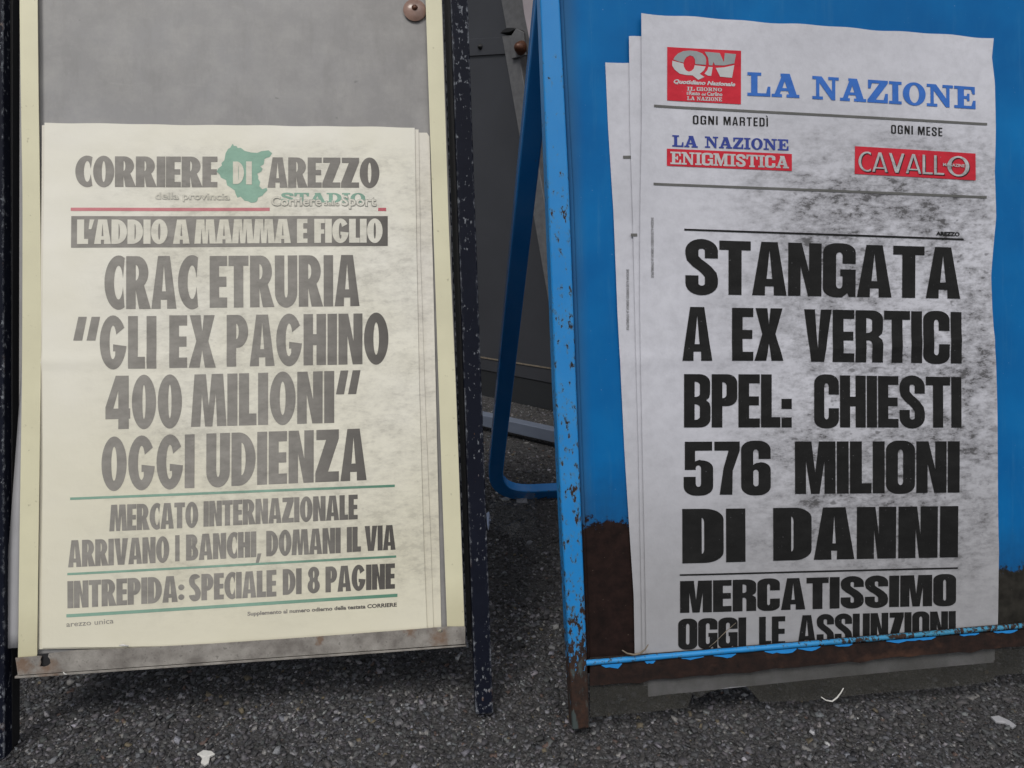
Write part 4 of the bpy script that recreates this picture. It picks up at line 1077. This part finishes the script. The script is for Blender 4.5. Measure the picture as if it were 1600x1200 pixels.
# slanting post, capped, and foot bar on the ground in front of the panel
ptop, pbot = (786, 54), (868, 560)
prism('post', gpoly([(886, 640), (908, 640), (797.5 + 8, 55), (783.5, 55)], .05), .012, .05, M['greypost'], gs, bevel=.003)
prism('post_cap', gpoly([(782, 52.5), (797, 51), (807, 46), (805, 43.5), (793, 43.5), (787, 47)], .052), .010, .056, M['black'], gs, bevel=.002)
prism('hinge_plate', gpoly([(799, 92), (822, 86), (818, 50), (806, 44), (797, 58)], .060), .050, .060, M['greypost'], gs, bevel=.002)
wv = dome('wing_bolt', GB.uv(811, 74, .07), .021, .026, M['bolt'], gs, .060, n=12, rings=4)
prism('side_panel', gpoly([(800, 95), (868, 420), (876, 420), (832, 40), (826, -60), (772, -60)][::1], .010), .0005, .010, M['greypost'], gs, bevel=.002)
prism('pale_trim', gpoly([(850, 210), (858, 210), (843, 40), (832, -60), (808, -60), (818, 20), (828, 70)], .075), .055, .075, M['palepost'], gs, bevel=.003)
# foot bar: its top far edge and near edge measured on the ground
A0, A1 = on_ground(700, 642, .035), on_ground(960, 700, .035)
ctr = (A1 - A0)
fb = sweep('foot_bar', [A0, A1], .034, .034, Vector((0, 0, 1)), M['greybar'], gs, bevel=.002)

# dark red cloth bundle just seen above, past the grey stand
rc0 = CAM + ray(842, 12) * 3.4
v, f = [], []
for j in range(13):
    th = math.pi * j / 12
    for i in range(18):
        a = 2 * math.pi * i / 18
        r = .13 * math.sin(th) * (1 + .10 * math.sin(5 * a + th * 3) + .05 * math.sin(11 * a))
        v.append((r * math.cos(a), r * math.sin(a) * .7, .45 * math.cos(th)))
for j in range(12):
    for i in range(18): f.append([j * 18 + i, j * 18 + (i + 1) % 18, (j + 1) * 18 + (i + 1) % 18, (j + 1) * 18 + i])
rc = mesh_obj('cloth_bundle', v, f, M['redcloth'], smooth=True)
rc.location = Vector((rc0.x, rc0.y, .45))
tag(rc, 'dark red cloth glimpsed beside the grey stand at the top of the gap', 'cloth')

# ------------------------------------------------------------------ litter
def blob(name, label, cat, pts, mat, h=.0015, z0=.0035, group=None):
    P = [on_ground(x, y, z0) for x, y in pts]
    c = sum(P, Vector()) / len(P)
    n = len(P)
    V = [Vector((0, 0, h))] + [p - c + Vector((0, 0, random.uniform(0, h * .6))) for p in P] + [p - c - Vector((0, 0, .002)) for p in P]
    F = [[0, 1 + i, 1 + (i + 1) % n] for i in range(n)] + [[1 + i, 1 + n + i, 1 + n + (i + 1) % n, 1 + (i + 1) % n] for i in range(n)]
    o = mesh_obj(name, V, F, mat, smooth=False); o.location = c
    tag(o, label, cat, group)
    return o
blob('paper_scrap', 'torn white scrap lying on the asphalt below the left stand near the photo edge', 'litter', [(308, 1178), (318, 1172), (330, 1174), (336, 1178), (328, 1182), (326, 1192), (320, 1196), (314, 1192), (316, 1184)], M['white'])
blob('paper_scrap', 'thin grey-white smear of paper on the asphalt at the far right', 'litter', [(1548, 1120), (1560, 1118), (1578, 1126), (1588, 1134), (1582, 1138), (1570, 1130), (1556, 1128)], M['backing'])
blob('paper_scrap', 'small white flake on the ground beneath the blue rear leg', 'litter', [(782, 779), (790, 777), (799, 778), (795, 781), (786, 782)], M['white'])
sl = blob('plastic_scrap', 'bluish white plastic shard beside the chipped black leg', 'litter', [(760, 802), (764, 801), (767, 812), (765, 820), (763, 829), (761, 818)], M['whiteblue'], h=.006)
blob('paper_scrap', 'crumpled white scrap behind the chipped black leg, between leg and panel', 'litter', [(719, 742), (726, 740), (730, 752), (724, 758), (719, 752)], M['white'], h=.01)
blob('paper_scrap', 'second whitish scrap behind the black leg, lower down in the dark slot', 'litter', [(722, 786), (728, 784), (731, 800), (726, 806), (722, 800)], M['white'], h=.01)
blob('rubber_foot', 'small grey plastic tab sticking out under the blue rear bar', 'foot', [(806, 786), (808, 777), (822, 777), (825, 786)], M['backing'], h=.003)
# crumpled clear film
rg = random.Random(9)
v, f = grid_sheet(0, 1, 0, 1, 10, 10, lambda x, y: 0)
vv = []
c0, c1, c2, c3 = on_ground(762, 836), on_ground(838, 872), on_ground(836, 786), on_ground(765, 790)
for x, y, z in v:
    p = c0 * (1 - x) * (1 - y) + c1 * x * (1 - y) + c2 * x * y + c3 * (1 - x) * y
    p = p + Vector((rg.uniform(-.006, .006), rg.uniform(-.006, .006), .008 + rg.uniform(0, .022)))
    vv.append(p)
cc = sum(vv, Vector()) / len(vv)
o = mesh_obj('plastic_film', [p - cc for p in vv], f, M['scrap'], smooth=False); o.location = cc
tag(o, 'crumpled clear plastic film lying on dark asphalt between the two stands', 'litter')

def fibre(name, label, cat, pts, r, mat, taper=.5):
    n = 6; V, F = [], []
    c = sum(pts, Vector()) / len(pts)
    for i, p in enumerate(pts):
        t = (pts[min(i + 1, len(pts) - 1)] - pts[max(0, i - 1)]).normalized()
        a = t.cross(Vector((0.1, 1, .2))).normalized(); b2 = t.cross(a)
        rad = r * (1 - taper * abs(2 * i / (len(pts) - 1) - 1))
        for k_ in range(n):
            g_ = 2 * math.pi * k_ / n
            V.append(p - c + a * rad * math.cos(g_) + b2 * rad * math.sin(g_))
    for i in range(len(pts) - 1):
        for k_ in range(n): F.append([i * n + k_, i * n + (k_ + 1) % n, (i + 1) * n + (k_ + 1) % n, (i + 1) * n + k_])
    F += [list(range(n))[::-1], [(len(pts) - 1) * n + k_ for k_ in range(n)]]
    o = mesh_obj(name, V, F, mat, smooth=True); o.location = c
    return tag(o, label, cat)
def onR(px, py, z): return on_plane(px, py, RB.o + RB.n * z, RB.n)
def onL(px, py, z): return on_plane(px, py, LB.o + LB.n * z, LB.n)
fibre('string', 'short curved white string end hanging at the foot of the blue stand', 'string', [onR(x, y, .012) for x, y in ((1283, 1089), (1290, 1094), (1300, 1096), (1308, 1090), (1314, 1082), (1318, 1075))], .0013, M['white'])
fibre('twig', 'dry curled twig resting on the blue rail beside the leg', 'twig', [onR(x, y, .020) for x, y in ((972, 1016), (980, 1021), (990, 1023), (1000, 1021), (1008, 1015), (1013, 1007))], .0016, M['twig'])
fibre('twig', 'thin pale fibre lying across the word OGGI on the white poster', 'fibre', [onR(x, y, .016) for x, y in ((1108, 1011), (1118, 1003), (1134, 987), (1150, 973))], .0006, M['twig'])
fibre('string', 'tiny white curl of paper hanging from the galvanised rail', 'litter', [onL(x, y, .016) for x, y in ((99, 1050), (101, 1053), (105, 1054))], .001, M['white'])
fibre('string', 'small white crumb of glue on top of the galvanised rail', 'litter', [onL(x, y, .014) for x, y in ((186, 1008.5), (192, 1008), (201, 1009.5))], .0016, M['white'])
